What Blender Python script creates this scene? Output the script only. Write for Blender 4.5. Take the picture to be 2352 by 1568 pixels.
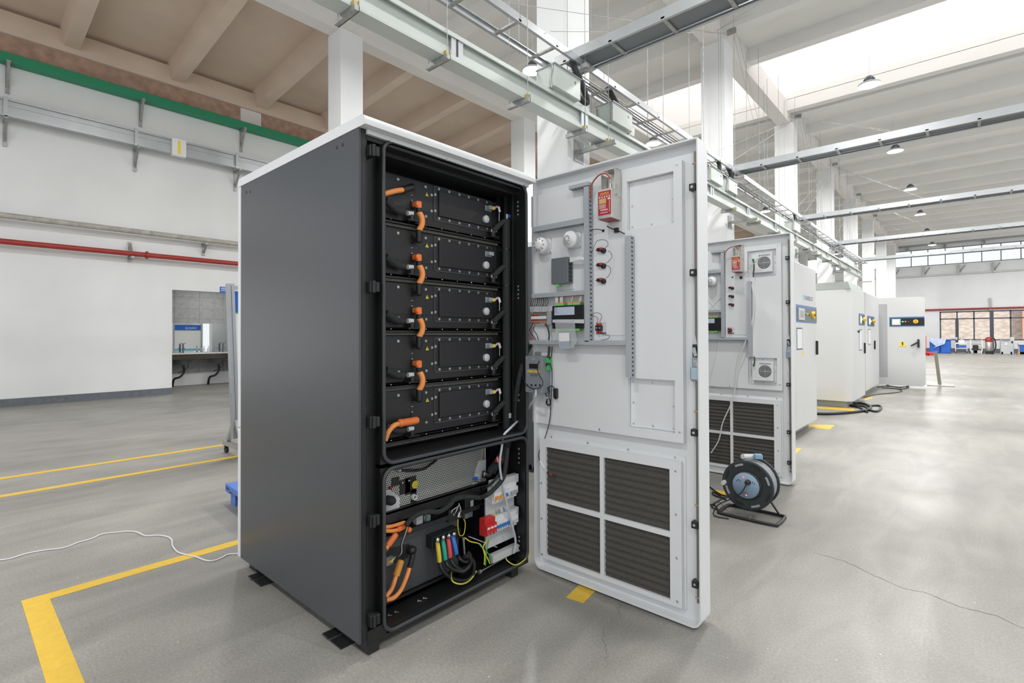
import bpy, bmesh, math, random
from mathutils import Vector, Matrix
random.seed(7)
for o in list(bpy.data.objects): bpy.data.objects.remove(o)
SC = bpy.context.scene
COL = SC.collection
# ------------------------------------------------------------------ camera
A0 = math.radians(41.7696); P0 = math.radians(0.53506); R0 = math.radians(-0.21071)
FL = 1170.14; CX = 1176.0; CY = 758.11; H = 1.34
Fv = Vector((-math.sin(A0)*math.cos(P0), math.cos(A0)*math.cos(P0), math.sin(P0)))
r0 = Vector((math.cos(A0), math.sin(A0), 0)); u0 = r0.cross(Fv)
Rv = math.cos(R0)*r0 + math.sin(R0)*u0
Uv = -math.sin(R0)*r0 + math.cos(R0)*u0
cam = bpy.data.cameras.new('camera'); camo = bpy.data.objects.new('camera', cam); COL.objects.link(camo)
M = Matrix((Rv, Uv, -Fv)).transposed().to_4x4(); M.translation = (0, 0, H); camo.matrix_world = M
cam.sensor_width = 36; cam.lens = FL/2352*36; cam.shift_y = (CY-784)/2352; cam.clip_end = 300
SC.camera = camo
# ------------------------------------------------------------------ world, exposure
w = bpy.data.worlds.new('World'); SC.world = w; w.use_nodes = True
bg = w.node_tree.nodes['Background']; bg.inputs[0].default_value = (0.93, 0.96, 1.0, 1); bg.inputs[1].default_value = 0.98
vs = SC.view_settings; vs.view_transform = 'Standard'; vs.look = 'None'; vs.gamma = 1; vs.use_curve_mapping = False
vs.exposure = 0.10
LAMP_W = 190.0
sd = bpy.data.lights.new('sun', 'SUN'); sd.energy = 4.0; sd.angle = math.radians(1.5); sd.color = (1, .96, .9)
so_ = bpy.data.objects.new('sun', sd); COL.objects.link(so_); so_.rotation_mode = 'QUATERNION'
so_.rotation_quaternion = Vector((-math.cos(.87)*math.cos(.7), math.cos(.87)*math.sin(.7), -math.sin(.87))).to_track_quat('-Z', 'Y'); so_.location = (20, -10, 20)
# ------------------------------------------------------------------ helpers
def ray(px, py): return Fv + (px-CX)/FL*Rv + (CY-py)/FL*Uv
def at(px, py, x=None, y=None, z=None):
    """measured image point -> real point on the plane x=, y= or z="""
    d = ray(px, py)
    s = x/d.x if x is not None else (y/d.y if y is not None else (z-H)/d.z)
    return Vector((s*d.x, s*d.y, H+s*d.z))
MATS = {}
def mat(name, col, rough=0.5, metal=0.0, var=0.0, scale=8.0, bump=0.0, bscale=200.0, emit=None, alpha=None, spec=None, rvar=0.0):
    if name in MATS: return MATS[name]
    m = bpy.data.materials.new(name); m.use_nodes = True; nt = m.node_tree; N = nt.nodes; L = nt.links
    b = N['Principled BSDF']
    b.inputs['Base Color'].default_value = (*col, 1); b.inputs['Roughness'].default_value = rough; b.inputs['Metallic'].default_value = metal
    if spec is not None: b.inputs['Specular IOR Level'].default_value = spec
    tc = N.new('ShaderNodeTexCoord')
    if var > 0:
        n = N.new('ShaderNodeTexNoise'); n.inputs['Scale'].default_value = scale; n.inputs['Detail'].default_value = 6
        L.new(tc.outputs['Object'], n.inputs['Vector'])
        r = N.new('ShaderNodeValToRGB'); r.color_ramp.elements[0].position = 0.3; r.color_ramp.elements[1].position = 0.7
        r.color_ramp.elements[0].color = (*[c*(1-var) for c in col], 1); r.color_ramp.elements[1].color = (*[min(1, c*(1+var)) for c in col], 1)
        L.new(n.outputs['Fac'], r.inputs[0]); L.new(r.outputs[0], b.inputs['Base Color'])
    if bump > 0:
        n2 = N.new('ShaderNodeTexNoise'); n2.inputs['Scale'].default_value = bscale; n2.inputs['Detail'].default_value = 3
        L.new(tc.outputs['Object'], n2.inputs['Vector'])
        bp = N.new('ShaderNodeBump'); bp.inputs['Strength'].default_value = bump; bp.inputs['Distance'].default_value = 0.002
        L.new(n2.outputs['Fac'], bp.inputs['Height']); L.new(bp.outputs[0], b.inputs['Normal'])
    if emit: b.inputs['Emission Color'].default_value = (*emit[0], 1); b.inputs['Emission Strength'].default_value = emit[1]
    if alpha is not None: b.inputs['Alpha'].default_value = alpha
    MATS[name] = m; return m

class MB:
    def __init__(s): s.v = []; s.f = []; s.mi = []; s.sm = []
    def add(s, vs, fs, m=0, sm=False):
        n = len(s.v); s.v += [tuple(v) for v in vs]
        for f in fs: s.f.append([i+n for i in f]); s.mi.append(m); s.sm.append(sm)
        return s
    def box(s, x0, x1, y0, y1, z0, z1, m=0, b=0.0):
        x0, x1 = min(x0, x1), max(x0, x1); y0, y1 = min(y0, y1), max(y0, y1); z0, z1 = min(z0, z1), max(z0, z1)
        vs = [(x, y, z) for x in (x0, x1) for y in (y0, y1) for z in (z0, z1)]
        fs = [(0, 1, 3, 2), (4, 6, 7, 5), (0, 4, 5, 1), (2, 3, 7, 6), (0, 2, 6, 4), (1, 5, 7, 3)]
        if b > 0:
            bm = bmesh.new(); bv = [bm.verts.new(v) for v in vs]
            for f in fs: bm.faces.new([bv[i] for i in f])
            bmesh.ops.bevel(bm, geom=bm.edges[:], offset=min(b, 0.45*min(x1-x0, y1-y0, z1-z0)), segments=3, profile=0.5, affect='EDGES')
            bm.verts.index_update(); s.add([v.co[:] for v in bm.verts], [[v.index for v in f.verts] for f in bm.faces], m, False); bm.free(); return s
        return s.add(vs, fs, m)
    def cbox(s, c, d, m=0, b=0.0, rz=0.0, R=None):
        t = MB().box(-d[0]/2, d[0]/2, -d[1]/2, d[1]/2, -d[2]/2, d[2]/2, 0, b)
        Q = R if R else Matrix.Rotation(rz, 3, 'Z')
        return s.add([Q @ Vector(v)+Vector(c) for v in t.v], t.f, m)
    def bar(s, p, q, wd, ht, m=0, up=(0, 0, 1)):
        p = Vector(p); q = Vector(q); d = (q-p); L = d.length; d.normalize(); u = Vector(up)
        if abs(d.dot(u)) > .98: u = Vector((1, 0, 0))
        a = d.cross(u).normalized(); c = a.cross(d).normalized()
        vs = [P+a*i*wd/2+c*j*ht/2 for P in (p, q) for i, j in ((-1, -1), (1, -1), (1, 1), (-1, 1))]
        return s.add(vs, [(0, 1, 2, 3), (7, 6, 5, 4), (0, 4, 5, 1), (1, 5, 6, 2), (2, 6, 7, 3), (3, 7, 4, 0)], m)
    def cyl(s, p, q, r, m=0, n=16, r2=None, caps=True):
        p = Vector(p); q = Vector(q); d = (q-p).normalized(); u = Vector((0, 0, 1)) if abs(d.z) < .9 else Vector((1, 0, 0))
        a = d.cross(u).normalized(); c = d.cross(a); r2 = r if r2 is None else r2
        vs = [P+(a*math.cos(t)+c*math.sin(t))*R for P, R in ((p, r), (q, r2)) for t in [2*math.pi*i/n for i in range(n)]]
        s.add(vs, [(i, (i+1) % n, n+(i+1) % n, n+i) for i in range(n)], m, True)
        if caps: s.add(vs, [list(range(n))[::-1], list(range(n, 2*n))], m)
        return s
    def lathe(s, c, axis, prof, m=0, n=28):
        """prof: list of (distance along axis, radius)"""
        c = Vector(c); d = Vector(axis).normalized(); u = Vector((0, 0, 1)) if abs(d.z) < .9 else Vector((1, 0, 0))
        a = d.cross(u).normalized(); e = d.cross(a); vs = []
        for (h, r) in prof: vs += [c+d*h+(a*math.cos(2*math.pi*i/n)+e*math.sin(2*math.pi*i/n))*max(r, 1e-4) for i in range(n)]
        fs = [(k*n+i, k*n+(i+1) % n, (k+1)*n+(i+1) % n, (k+1)*n+i) for k in range(len(prof)-1) for i in range(n)]
        return s.add(vs, fs, m, True)
    def tube(s, pts, r, m=0, n=8, sub=5, closed=False, smooth=True):
        P = [Vector(p) for p in pts]
        if smooth and len(P) > 2:
            Q = []; K = len(P)
            for i in range(K if closed else K-1):
                p0 = P[(i-1) % K] if (closed or i > 0) else P[0]*2-P[1]; p1 = P[i]; p2 = P[(i+1) % K]; p3 = P[(i+2) % K] if (closed or i+2 < K) else P[-1]*2-P[-2]
                for j in range(sub):
                    t = j/sub; Q.append(.5*((2*p1)+(p2-p0)*t+(2*p0-5*p1+4*p2-p3)*t*t+(3*p1-p0-3*p2+p3)*t**3))
            if not closed: Q.append(P[-1])
            P = Q
        K = len(P); u = None; vs = []
        for i in range(K):
            d = (P[(i+1) % K]-P[i-1]) if closed else (P[min(i+1, K-1)]-P[max(i-1, 0)])
            if d.length < 1e-9: d = Vector((0, 0, 1))
            d.normalize()
            if u is None: u = d.cross(Vector((0, 0, 1)) if abs(d.z) < .9 else Vector((1, 0, 0))).normalized()
            else: u = (u-d*u.dot(d)).normalized()
            w_ = d.cross(u)
            rr = r[i*len(r)//K] if isinstance(r, (list, tuple)) else r
            vs += [P[i]+(u*math.cos(2*math.pi*k/n)+w_*math.sin(2*math.pi*k/n))*rr for k in range(n)]
        E_ = K if closed else K-1
        s.add(vs, [(i*n+k, i*n+(k+1) % n, ((i+1) % K)*n+(k+1) % n, ((i+1) % K)*n+k) for i in range(E_) for k in range(n)], m, True)
        if not closed: s.add(vs, [list(range(n))[::-1], [(K-1)*n+k for k in range(n)]], m)
        return s
    def prism(s, poly, ax, a, b, m=0, sm=False):
        """poly: 2D points in the two other axes (x->(y,z), y->(x,z), z->(x,y))"""
        def P(u, v, t): return (t, u, v) if ax == 'x' else ((u, t, v) if ax == 'y' else (u, v, t))
        n = len(poly); vs = [P(u, v, a) for u, v in poly]+[P(u, v, b) for u, v in poly]
        s.add(vs, [list(range(n)), list(range(n, 2*n))[::-1]], m)
        return s.add(vs, [(i, (i+1) % n, n+(i+1) % n, n+i) for i in range(n)], m, sm)
    def ring(s, po, pi_, ax, a, b, m=0):
        def P(u, v, t): return (t, u, v) if ax == 'x' else ((u, t, v) if ax == 'y' else (u, v, t))
        n = len(po); vs = [P(u, v, t) for t in (a, b) for q in (po, pi_) for u, v in q]
        fs = []
        for i in range(n):
            j = (i+1) % n
            fs += [(i, j, n+j, n+i), (2*n+i, 3*n+i, 3*n+j, 2*n+j), (i, 2*n+i, 2*n+j, j), (n+i, n+j, 3*n+j, 3*n+i)]
        return s.add(vs, fs, m)
    def build(s, name, mats, parent=None, loc=None):
        if not isinstance(mats, (list, tuple)): mats = [mats]
        off = Vector((0, 0, 0)); o = None
        if parent is not None: off = root_loc(parent)
        elif loc is not None: off = Vector(loc)
        else:
            xs = [v[0] for v in s.v]; ys = [v[1] for v in s.v]; zs = [v[2] for v in s.v]
            off = Vector(((min(xs)+max(xs))/2, (min(ys)+max(ys))/2, min(zs)))
        me = bpy.data.meshes.new(name); me.from_pydata([Vector(v)-off for v in s.v], [], s.f)
        for m_ in mats: me.materials.append(m_)
        me.polygons.foreach_set('material_index', s.mi); me.polygons.foreach_set('use_smooth', s.sm)
        bm = bmesh.new(); bm.from_mesh(me); bmesh.ops.recalc_face_normals(bm, faces=bm.faces); bm.to_mesh(me); bm.free()
        me.update(); o = bpy.data.objects.new(name, me); COL.objects.link(o)
        if parent is not None: o.parent = parent
        else: o.location = off
        return o
def root_loc(o):
    while o.parent is not None: o = o.parent
    return Vector(o.location)
def rrect(x0, x1, y0, y1, r, n=6):
    P = []
    for cx, cy, a in ((x1-r, y1-r, 0), (x0+r, y1-r, 90), (x0+r, y0+r, 180), (x1-r, y0+r, 270)):
        for i in range(n+1): t = math.radians(a+90*i/n); P.append((cx+r*math.cos(t), cy+r*math.sin(t)))
    return P
def tag(o, label=None, cat=None, group=None, kind=None):
    if label: o['label'] = label
    if cat: o['category'] = cat
    if group: o['group'] = group
    if kind: o['kind'] = kind
    return o
def empty(name, loc, label, cat, group=None, kind=None):
    o = bpy.data.objects.new(name, None); COL.objects.link(o); o.location = loc; o.empty_display_size = .1
    return tag(o, label, cat, group, kind)
def lab(o, l): o['label'] = l; return o
def copy_tree(o, parent=None):
    c = o.copy(); COL.objects.link(c); c.parent = parent
    for ch in [x for x in bpy.data.objects if x.parent == o]: copy_tree(ch, c)
    return c
def dup(o, d, label, group=None):
    c = copy_tree(o); c.location = Vector(o.location)+Vector(d); c['label'] = label
    if group: c['group'] = group
    return c
def text(name, s, size, origin, right, up, material, parent, ext=.0006, align='LEFT', sx=1.0):
    cu = bpy.data.curves.new('t', 'FONT'); cu.body = s; cu.size = size; cu.extrude = ext; cu.align_x = align; cu.resolution_u = 2
    ob = bpy.data.objects.new('t', cu); COL.objects.link(ob); dg = bpy.context.evaluated_depsgraph_get()
    me = bpy.data.meshes.new_from_object(ob.evaluated_get(dg)); bpy.data.objects.remove(ob)
    R_ = Vector(right).normalized(); U_ = Vector(up).normalized(); Nn = R_.cross(U_); off = root_loc(parent); O = Vector(origin)
    for v in me.vertices: v.co = O+R_*v.co.x*sx+U_*v.co.y+Nn*v.co.z-off
    me.materials.clear(); me.materials.append(material); me.name = name
    o = bpy.data.objects.new(name, me); COL.objects.link(o); o.parent = parent; return o
SCREW = {}
def screws(parent, pts, axis, r=.005, h=.004, m=None, name='screw'):
    m = m or M_steel; key = (tuple(axis), r, h, m.name)
    if key not in SCREW:
        b = MB(); b.lathe((0, 0, 0), axis, [(0, r*1.5), (h*.25, r*1.5), (h*.3, r), (h*.9, r*.8), (h, 0)], 0, 8)
        me = bpy.data.meshes.new(name); me.from_pydata(b.v, [], b.f); me.materials.append(m); me.update(); SCREW[key] = me
    off = root_loc(parent)
    for p in pts:
        o = bpy.data.objects.new(name, SCREW[key]); COL.objects.link(o); o.parent = parent; o.location = Vector(p)-off
# ------------------------------------------------------------------ materials
M_wall = mat('white_wall_paint', (.77, .785, .79), .85, var=.03, scale=1.2)
M_ceil = mat('white_ceiling_paint', (.74, .735, .71), .9, var=.03, scale=1.0)
M_ceilb = mat('bare_beige_concrete', (.64, .525, .43), .9, var=.05, scale=1.5)
M_beam = mat('beam_paint', (.74, .72, .69), .9, var=.03, scale=1.0)
M_brick = mat('bare_brick', (.42, .28, .21), .9, var=.2, scale=6)
M_base = mat('grey_skirting_paint', (.13, .145, .165), .6, var=.15, scale=12)
M_steel = mat('bright_screw_steel', (.62, .62, .62), .3, .9)
M_galv = mat('galvanised_steel', (.44, .46, .48), .38, .75, var=.05, scale=4)
M_galvd = mat('dull_galvanised_steel', (.36, .365, .36), .45, .6, var=.15, scale=20)
M_bus = mat('pale_green_busway_paint', (.46, .50, .475), .35, var=.03, scale=3)
M_white = mat('white_powder_coat', (.72, .735, .75), .38, bump=.08, bscale=500)
M_white2 = mat('white_panel_paint', (.74, .755, .77), .42)
M_cabw = mat('off_white_cabinet_paint', (.66, .67, .67), .4, bump=.05, bscale=400)
M_side = mat('charcoal_textured_powder_coat', (.056, .061, .070), .27, var=.2, scale=420, bump=.10, bscale=600)
M_black = mat('black_textured_paint', (.012, .0125, .0135), .34, var=.6, scale=300, bump=.35, bscale=500)
M_blk2 = mat('satin_black_plate', (.020, .020, .022), .42, var=.3, scale=300, bump=.2, bscale=500)
M_plast = mat('black_plastic', (.016, .017, .018), .4)
M_rub = mat('dark_grey_rubber', (.048, .052, .058), .5)
M_foam = mat('black_foam_sleeve', (.028, .030, .031), .85, bump=.4, bscale=300)
M_or = mat('orange_cable_sheath', (.95, .34, .09), .42)
M_or2 = mat('orange_connector_plastic', (.93, .22, .055), .4)
M_grey = mat('grey_plastic', (.36, .38, .40), .5)
M_duct = mat('grey_duct_plastic', (.40, .425, .455), .5)
M_dgrey = mat('dark_grey_metal', (.15, .165, .18), .45)
M_lgrey = mat('light_grey_plastic', (.60, .62, .63), .45)
M_yel = mat('yellow_sticker', (.86, .72, .05), .5)
M_yelp = mat('yellow_floor_paint', (.70, .455, .05), .55, var=.06, scale=30)
M_red = mat('red_plastic', (.62, .03, .03), .4)
M_redp = mat('red_pipe_paint', (.34, .032, .026), .4, var=.15, scale=10)
M_blue = mat('blue_plastic', (.02, .13, .60), .4)
M_blues = mat('blue_switch_plastic', (.04, .22, .62), .4)
M_green = mat('green_plastic', (.06, .45, .10), .45)
M_lgreen = mat('light_green_terminal', (.22, .62, .16), .45)
M_wht = mat('white_plastic', (.80, .81, .82), .4)
M_paper = mat('white_paper', (.80, .81, .83), .7)
M_ss = mat('brushed_stainless', (.62, .60, .56), .32, .85, var=.06, scale=40)
M_perfm = None
M_gold = mat('brass_fitting', (.50, .40, .18), .4, .7)
M_ink = mat('dark_blue_ink', (.03, .06, .16), .5)
M_cyan = mat('cyan_print', (.02, .42, .72), .5)
M_bpr = mat('blue_print', (.01, .12, .55), .5)
M_lb = mat('light_blue_print', (.30, .62, .80), .5)
M_glow = mat('lamp_glow', (1, 1, 1), .5, emit=((1, .99, .97), 14))
M_scr = mat('lit_screen', (.6, .7, .8), .3, emit=((.8, .9, 1), 1.0))
M_gl = mat('green_indicator_light', (.1, .8, .3), .3, emit=((.15, 1, .35), 2.0))
M_rl = mat('red_indicator_light', (.8, .1, .1), .3, emit=((1, .2, .1), 1.0))
M_pipe = mat('weathered_grey_pipe', (.40, .39, .35), .6, var=.25, scale=9)
M_rodg = mat('grey_thin_rod', (.34, .35, .35), .6)
M_win = mat('skylight_pane', (1, 1, 1), .5, emit=((1, .97, .95), 4.0))
M_mon = mat('pinkish_white_paint', (.83, .81, .80), .9)
def perf_mat(name, col, hole, pitch, rad, metal=.3, rough=.4):
    m = bpy.data.materials.new(name); m.use_nodes = True; N = m.node_tree.nodes; L = m.node_tree.links; b = N['Principled BSDF']
    b.inputs['Metallic'].default_value = metal; b.inputs['Roughness'].default_value = rough
    tc = N.new('ShaderNodeTexCoord'); sp = N.new('ShaderNodeSeparateXYZ'); L.new(tc.outputs['Object'], sp.inputs[0])
    def math_(op, a, b_=None):
        n = N.new('ShaderNodeMath'); n.operation = op
        for i, q in enumerate((a, b_)):
            if q is None: continue
            if isinstance(q, (int, float)): n.inputs[i].default_value = q
            else: L.new(q, n.inputs[i])
        return n.outputs[0]
    hs = pitch*math.sqrt(3)
    def lat(du, dv):
        u = math_('MULTIPLY', math_('SUBTRACT', math_('FRACT', math_('ADD', math_('DIVIDE', sp.outputs[1], pitch), du+100)), .5), pitch)
        v = math_('MULTIPLY', math_('SUBTRACT', math_('FRACT', math_('ADD', math_('DIVIDE', sp.outputs[2], hs), dv+100)), .5), hs)
        return math_('ADD', math_('MULTIPLY', u, u), math_('MULTIPLY', v, v))
    d = math_('MINIMUM', lat(0, 0), lat(.5, .5)); k = math_('LESS_THAN', d, rad*rad)
    mx = N.new('ShaderNodeMix'); mx.data_type = 'RGBA'; mx.inputs[6].default_value = (*col, 1); mx.inputs[7].default_value = (*hole, 1)
    L.new(k, mx.inputs[0]); L.new(mx.outputs[2], b.inputs['Base Color']); MATS[name] = m; return m
M_perf = perf_mat('pale_perforated_sheet', (.66, .67, .64), (.004, .004, .004), .0105, .0036)
M_mesh = perf_mat('black_perforated_sheet', (.17, .18, .195), (.002, .002, .002), .0072, .0024)
def floor_mat():
    m = bpy.data.materials.new('polished_concrete'); m.use_nodes = True; N = m.node_tree.nodes; L = m.node_tree.links; b = N['Principled BSDF']
    tc = N.new('ShaderNodeTexCoord')
    def noise(sc, det=8, st=(1, 1, 1), dist=0):
        mp = N.new('ShaderNodeMapping'); mp.inputs['Scale'].default_value = st; L.new(tc.outputs['Object'], mp.inputs[0])
        n = N.new('ShaderNodeTexNoise'); n.inputs['Scale'].default_value = sc; n.inputs['Detail'].default_value = det; n.inputs['Distortion'].default_value = dist
        L.new(mp.outputs[0], n.inputs['Vector']); return n.outputs['Fac']
    def ramp(f, p0, c0, p1, c1):
        r = N.new('ShaderNodeValToRGB'); r.color_ramp.elements[0].position = p0; r.color_ramp.elements[0].color = (*c0, 1)
        r.color_ramp.elements[1].position = p1; r.color_ramp.elements[1].color = (*c1, 1); L.new(f, r.inputs[0]); return r.outputs[0]
    def mix(a, c, f, t='MIX'):
        x = N.new('ShaderNodeMix'); x.data_type = 'RGBA'; x.blend_type = t
        for i, q in ((6, a), (7, c)):
            if isinstance(q, tuple): x.inputs[i].default_value = (*q, 1)
            else: L.new(q, x.inputs[i])
        if isinstance(f, float): x.inputs[0].default_value = f
        else: L.new(f, x.inputs[0])
        return x.outputs[2]
    base = ramp(noise(.9, 10, (1, 1, 1), .6), .32, (.250, .243, .222), .68, (.318, .308, .280))
    st = ramp(noise(4, 8, (1, .25, 1), 1.0), .35, (.84, .84, .84), .65, (1.07, 1.07, 1.07))
    c = mix(base, st, 1.0, 'MULTIPLY')
    fine = ramp(noise(90, 4), .3, (.82, .82, .82), .7, (1.12, 1.12, 1.12)); c = mix(c, fine, 1.0, 'MULTIPLY')
    sp = ramp(noise(38, 2), .74, (0, 0, 0), .78, (1, 1, 1)); c = mix(c, (.55, .53, .47), sp)
    L.new(c, b.inputs['Base Color'])
    rr = N.new('ShaderNodeMapRange'); L.new(noise(1.7, 6, (1, 1, 1), .5), rr.inputs[0]); rr.inputs[3].default_value = .30; rr.inputs[4].default_value = .55
    L.new(rr.outputs[0], b.inputs['Roughness'])
    bp = N.new('ShaderNodeBump'); bp.inputs['Strength'].default_value = .06; bp.inputs['Distance'].default_value = .01; L.new(noise(25, 6), bp.inputs['Height']); L.new(bp.outputs[0], b.inputs['Normal'])
    return m
M_floor = floor_mat()
def stone_mat():
    m = bpy.data.materials.new('rough_stone'); m.use_nodes = True; N = m.node_tree.nodes; L = m.node_tree.links; b = N['Principled BSDF']
    tc = N.new('ShaderNodeTexCoord'); mp = N.new('ShaderNodeMapping'); mp.inputs['Scale'].default_value = (1.6, 1, 3.4); L.new(tc.outputs['Object'], mp.inputs[0])
    vo = N.new('ShaderNodeTexVoronoi'); vo.inputs['Scale'].default_value = 1.6; L.new(mp.outputs[0], vo.inputs['Vector'])
    r = N.new('ShaderNodeValToRGB'); r.color_ramp.elements[0].color = (.86, .80, .74, 1); r.color_ramp.elements[1].color = (.62, .52, .45, 1); r.color_ramp.elements[1].position = .8
    L.new(vo.outputs['Distance'], r.inputs[0]); L.new(r.outputs[0], b.inputs['Base Color']); b.inputs['Roughness'].default_value = .9; return m
M_stone = stone_mat()
def grad_green():
    m = bpy.data.materials.new('green_sheet_with_faded_lower_edge'); m.use_nodes = True; N = m.node_tree.nodes; L = m.node_tree.links; b = N['Principled BSDF']
    b.inputs['Base Color'].default_value = (.02, .26, .13, 1); b.inputs['Roughness'].default_value = .5; return m
M_grn = grad_green()
# ================================================================== SETTING
XW = -13.75; YF = 48.0; XR = 9.0; YB = -6.0; X0 = -3.71; X1 = -9.20; CW = .50
def S(name, mb, mats, **k): return tag(mb.build(name, mats, **k), kind='structure')
b = MB().box(-17, XR, YB, 60, -.12, 0); floor = S('floor', b, M_floor, loc=(0, 0, 0))
def line(p, name='yellow_line'):
    b = MB().prism([(q.x, q.y) for q in p], 'z', .0002, .0016); lab(b.build(name, M_yelp, parent=floor), 'yellow painted floor line')
def fl(*pts): return [at(x, y, z=0) for x, y in pts]
V = Vector
line([V((-6.78, -2, 0)), V((-6.88, -2, 0)), V((-6.88, 14, 0)), V((-6.80, 14, 0))])
line([V((-6.02, -2, 0)), V((-6.11, -2, 0)), V((-6.13, 14, 0)), V((-6.04, 14, 0))])
c0, c1, c2, c3 = fl((50, 1380), (118, 1373), (175, 1568), (85, 1568))
line([V((-3.590, .375, 0)), V((-3.505, .375, 0)), V((-3.49, 12, 0)), V((-3.57, 12, 0))])
line([V((-3.590, .275, 0)), V((-3.590, .375, 0)), V((-1.2, .375, 0)), V((-1.2, .275, 0))])
line(fl((1300, 1372), (1330, 1343), (1370, 1355), (1340, 1385)))
for yy in (4.35, 5.9): line([V((-1.62, yy, 0)), V((-1.40, yy, 0)), V((-1.40, yy+.10, 0)), V((-1.62, yy+.10, 0))])
line(fl((1780, 1045), (1800, 1030), (1842, 1029), (1825, 1044)))
line(fl((1850, 980), (1872, 975), (1918, 976), (1905, 986)))
line(fl((1877, 933), (1960, 938), (1966, 944), (1877, 938)))
line(fl((1982, 916), (2002, 911), (2005, 914), (1988, 919)))

def crack(px, w_=.0022):
    P = [at(x, y, z=0) for x, y in px]; Q = []
    for i in range(len(P)-1):
        for j in range(6):
            p = P[i].lerp(P[i+1], j/6); Q.append(V((p.x+random.uniform(-.008, .008), p.y+random.uniform(-.008, .008), 0)))
    Q.append(P[-1]); v = []
    for i, p in enumerate(Q):
        d = (Q[min(i+1, len(Q)-1)]-Q[max(i-1, 0)]).normalized(); n_ = V((-d.y, d.x, 0))*w_*random.uniform(.4, 1.0); v += [(p.x-n_.x, p.y-n_.y, .0006), (p.x+n_.x, p.y+n_.y, .0006)]
    MB().add(v, [(2*i, 2*i+1, 2*i+3, 2*i+2) for i in range(len(Q)-1)]).build('floor_crack', mat('crack_dark', (.13, .125, .11), .9), floor)
crack([(1870, 1268), (1940, 1288), (2010, 1322), (2080, 1352), (2130, 1362), (2200, 1392), (2290, 1415), (2370, 1450)])
crack([(1392, 1440), (1386, 1470), (1396, 1500), (1390, 1535)], .0014)
crack([(1423, 1385), (1418, 1400), (1424, 1420)], .0014)
crack([(30, 965), (120, 958), (200, 966), (260, 960)], .003)
# left wall with the opening into the washroom
OY0, OY1, OZ = 3.56, 5.75, 2.42
b = MB(); b.box(XW-.25, XW, YB, OY0, 0, 6.75); b.box(XW-.25, XW, OY1, YF, 0, 6.75); b.box(XW-.25, XW, OY0, OY1, OZ, 6.75)
S('wall_left', b, M_wall)
b = MB()
for k in range(-1, 9):
    y0 = 5.02+5.6*k; b.box(XW-.2, XW+.06, y0-5.1, y0, 6.75, 7.12)
S('trim_1', b, M_brick)
b = MB(); b.box(XW, XW+.012, YB, OY0, 0, .15); b.box(XW, XW+.012, OY1, YF, 0, .15)
S('baseboard_left', b, M_base)
for k in range(0, 8):
    y0 = 5.02+5.6*k; b = MB().box(XW-.2, XW+.08, y0, y0+.5, 6.75, 7.16)
    o = S('pilaster', b, M_beam)
b = MB().box(XW-.25, XW+.16, YB, YF, 7.12, 7.55); S('trim_2', b, M_ceilb)
# washroom behind the opening
M_tile = mat('grey_stone_tile', (.36, .365, .36), .45, var=.12, scale=9)
S('wall_washroom_left', MB().box(-16.0, -14.0, 2.5, 2.6, 0, 2.8), M_tile); S('wall_washroom_right', MB().box(-16, -14.0, 7.4, 7.5, 0, 2.8), M_tile)
b = MB(); b.box(-16.25, -16.0, 2.6, 7.4, 0, 2.8, 0)
for z in (.62, 1.22, 1.82, 2.10, 2.42): b.box(-16.0, -15.998, 2.6, 7.4, z-.003, z+.003, 1)
for y in [3.0+.6*i for i in range(7)]: b.box(-16.0, -15.998, y-.003, y+.003, 0, 2.9, 1)
b.box(-16.0, -15.94, 2.6, 7.4, 0, .33, 2)
S('wall_washroom_back', b, [M_tile, M_dgrey, M_wall])
b = MB().box(-16.2, -14.0, 2.5, 7.5, 2.8, 2.9); S('ceiling_washroom', b, M_wall)
t = empty('added_washroom_light', (-15, 5, 2.74), 'unseen flat white light panel added on the washroom ceiling', 'lamp')  # made-up panel out of view, added to brighten the washroom
MB().box(-15.2, -14.8, 4.4, 5.6, 2.75, 2.8, 0, .01).build('housing', M_wht, t); MB().box(-15.18, -14.82, 4.42, 5.58, 2.742, 2.75).build('diffuser', M_glow, t)

# far wall with windows
b = MB(); WX0, WX1 = -5.36, XR; 
b.box(-17, XR, YF, YF+.3, 7.5, 8.6); b.box(-17, XR, YF, YF+.3, 2.9, 6.28)
b.box(-17, -12.9, YF, YF+.3, 6.28, 7.5); b.box(-6.5, WX0, YF, YF+.3, 6.28, 7.5)
b.box(-17, -1.47, YF, YF+.3, 0, 2.9); b.box(-1.47, XR, YF, YF+.3, 0, .85)
S('wall_far', b, M_wall)
b = MB().box(-13.75, XR, YF-.02, YF, 0, .28); S('baseboard_far', b, M_base)
def win(n, x0, x1, z0, z1, xs, zs, fw, m, glass=None):
    b = MB()
    for x in [x0+fw/2, x1-fw/2]+xs: b.box(x-fw/2, x+fw/2, YF+.02, YF+.10, z0, z1)
    for z in [z0+fw/2, z1-fw/2]+zs: b.box(x0, x1, YF+.02, YF+.10, z-fw/2, z+fw/2)
    o = S('window_%d' % n, b, m)
    return o
M_frame = mat('dark_blue_grey_window_frame', (.07, .08, .10), .5)
win(1, WX0, XR, 6.28, 7.5, [-4.98+.965*i for i in range(14)], [], .045, M_frame)
win(2, -12.9, -6.5, 6.28, 7.5, [-11.9+1.0*i for i in range(5)], [], .045, M_frame)
win(3, -1.47, XR, .85, 2.9, [-.52, .37, 2.2, 3.2, 4.2, 5.2, 6.2], [2.37], .08, M_frame)
b = MB(); b.box(-.62, -.44, YF-.02, YF+.10, .3, 2.37); b.box(1.17, 1.37, YF-.02, YF+.10, .3, 2.9); S('door_1', b, M_frame)
b = MB().box(-18, 24, 57, 57.5, -.5, 5.6); tag(b.build('retaining_wall', M_stone), 'pale rough stone retaining wall seen through the far lower windows', 'wall', kind='structure')
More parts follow.
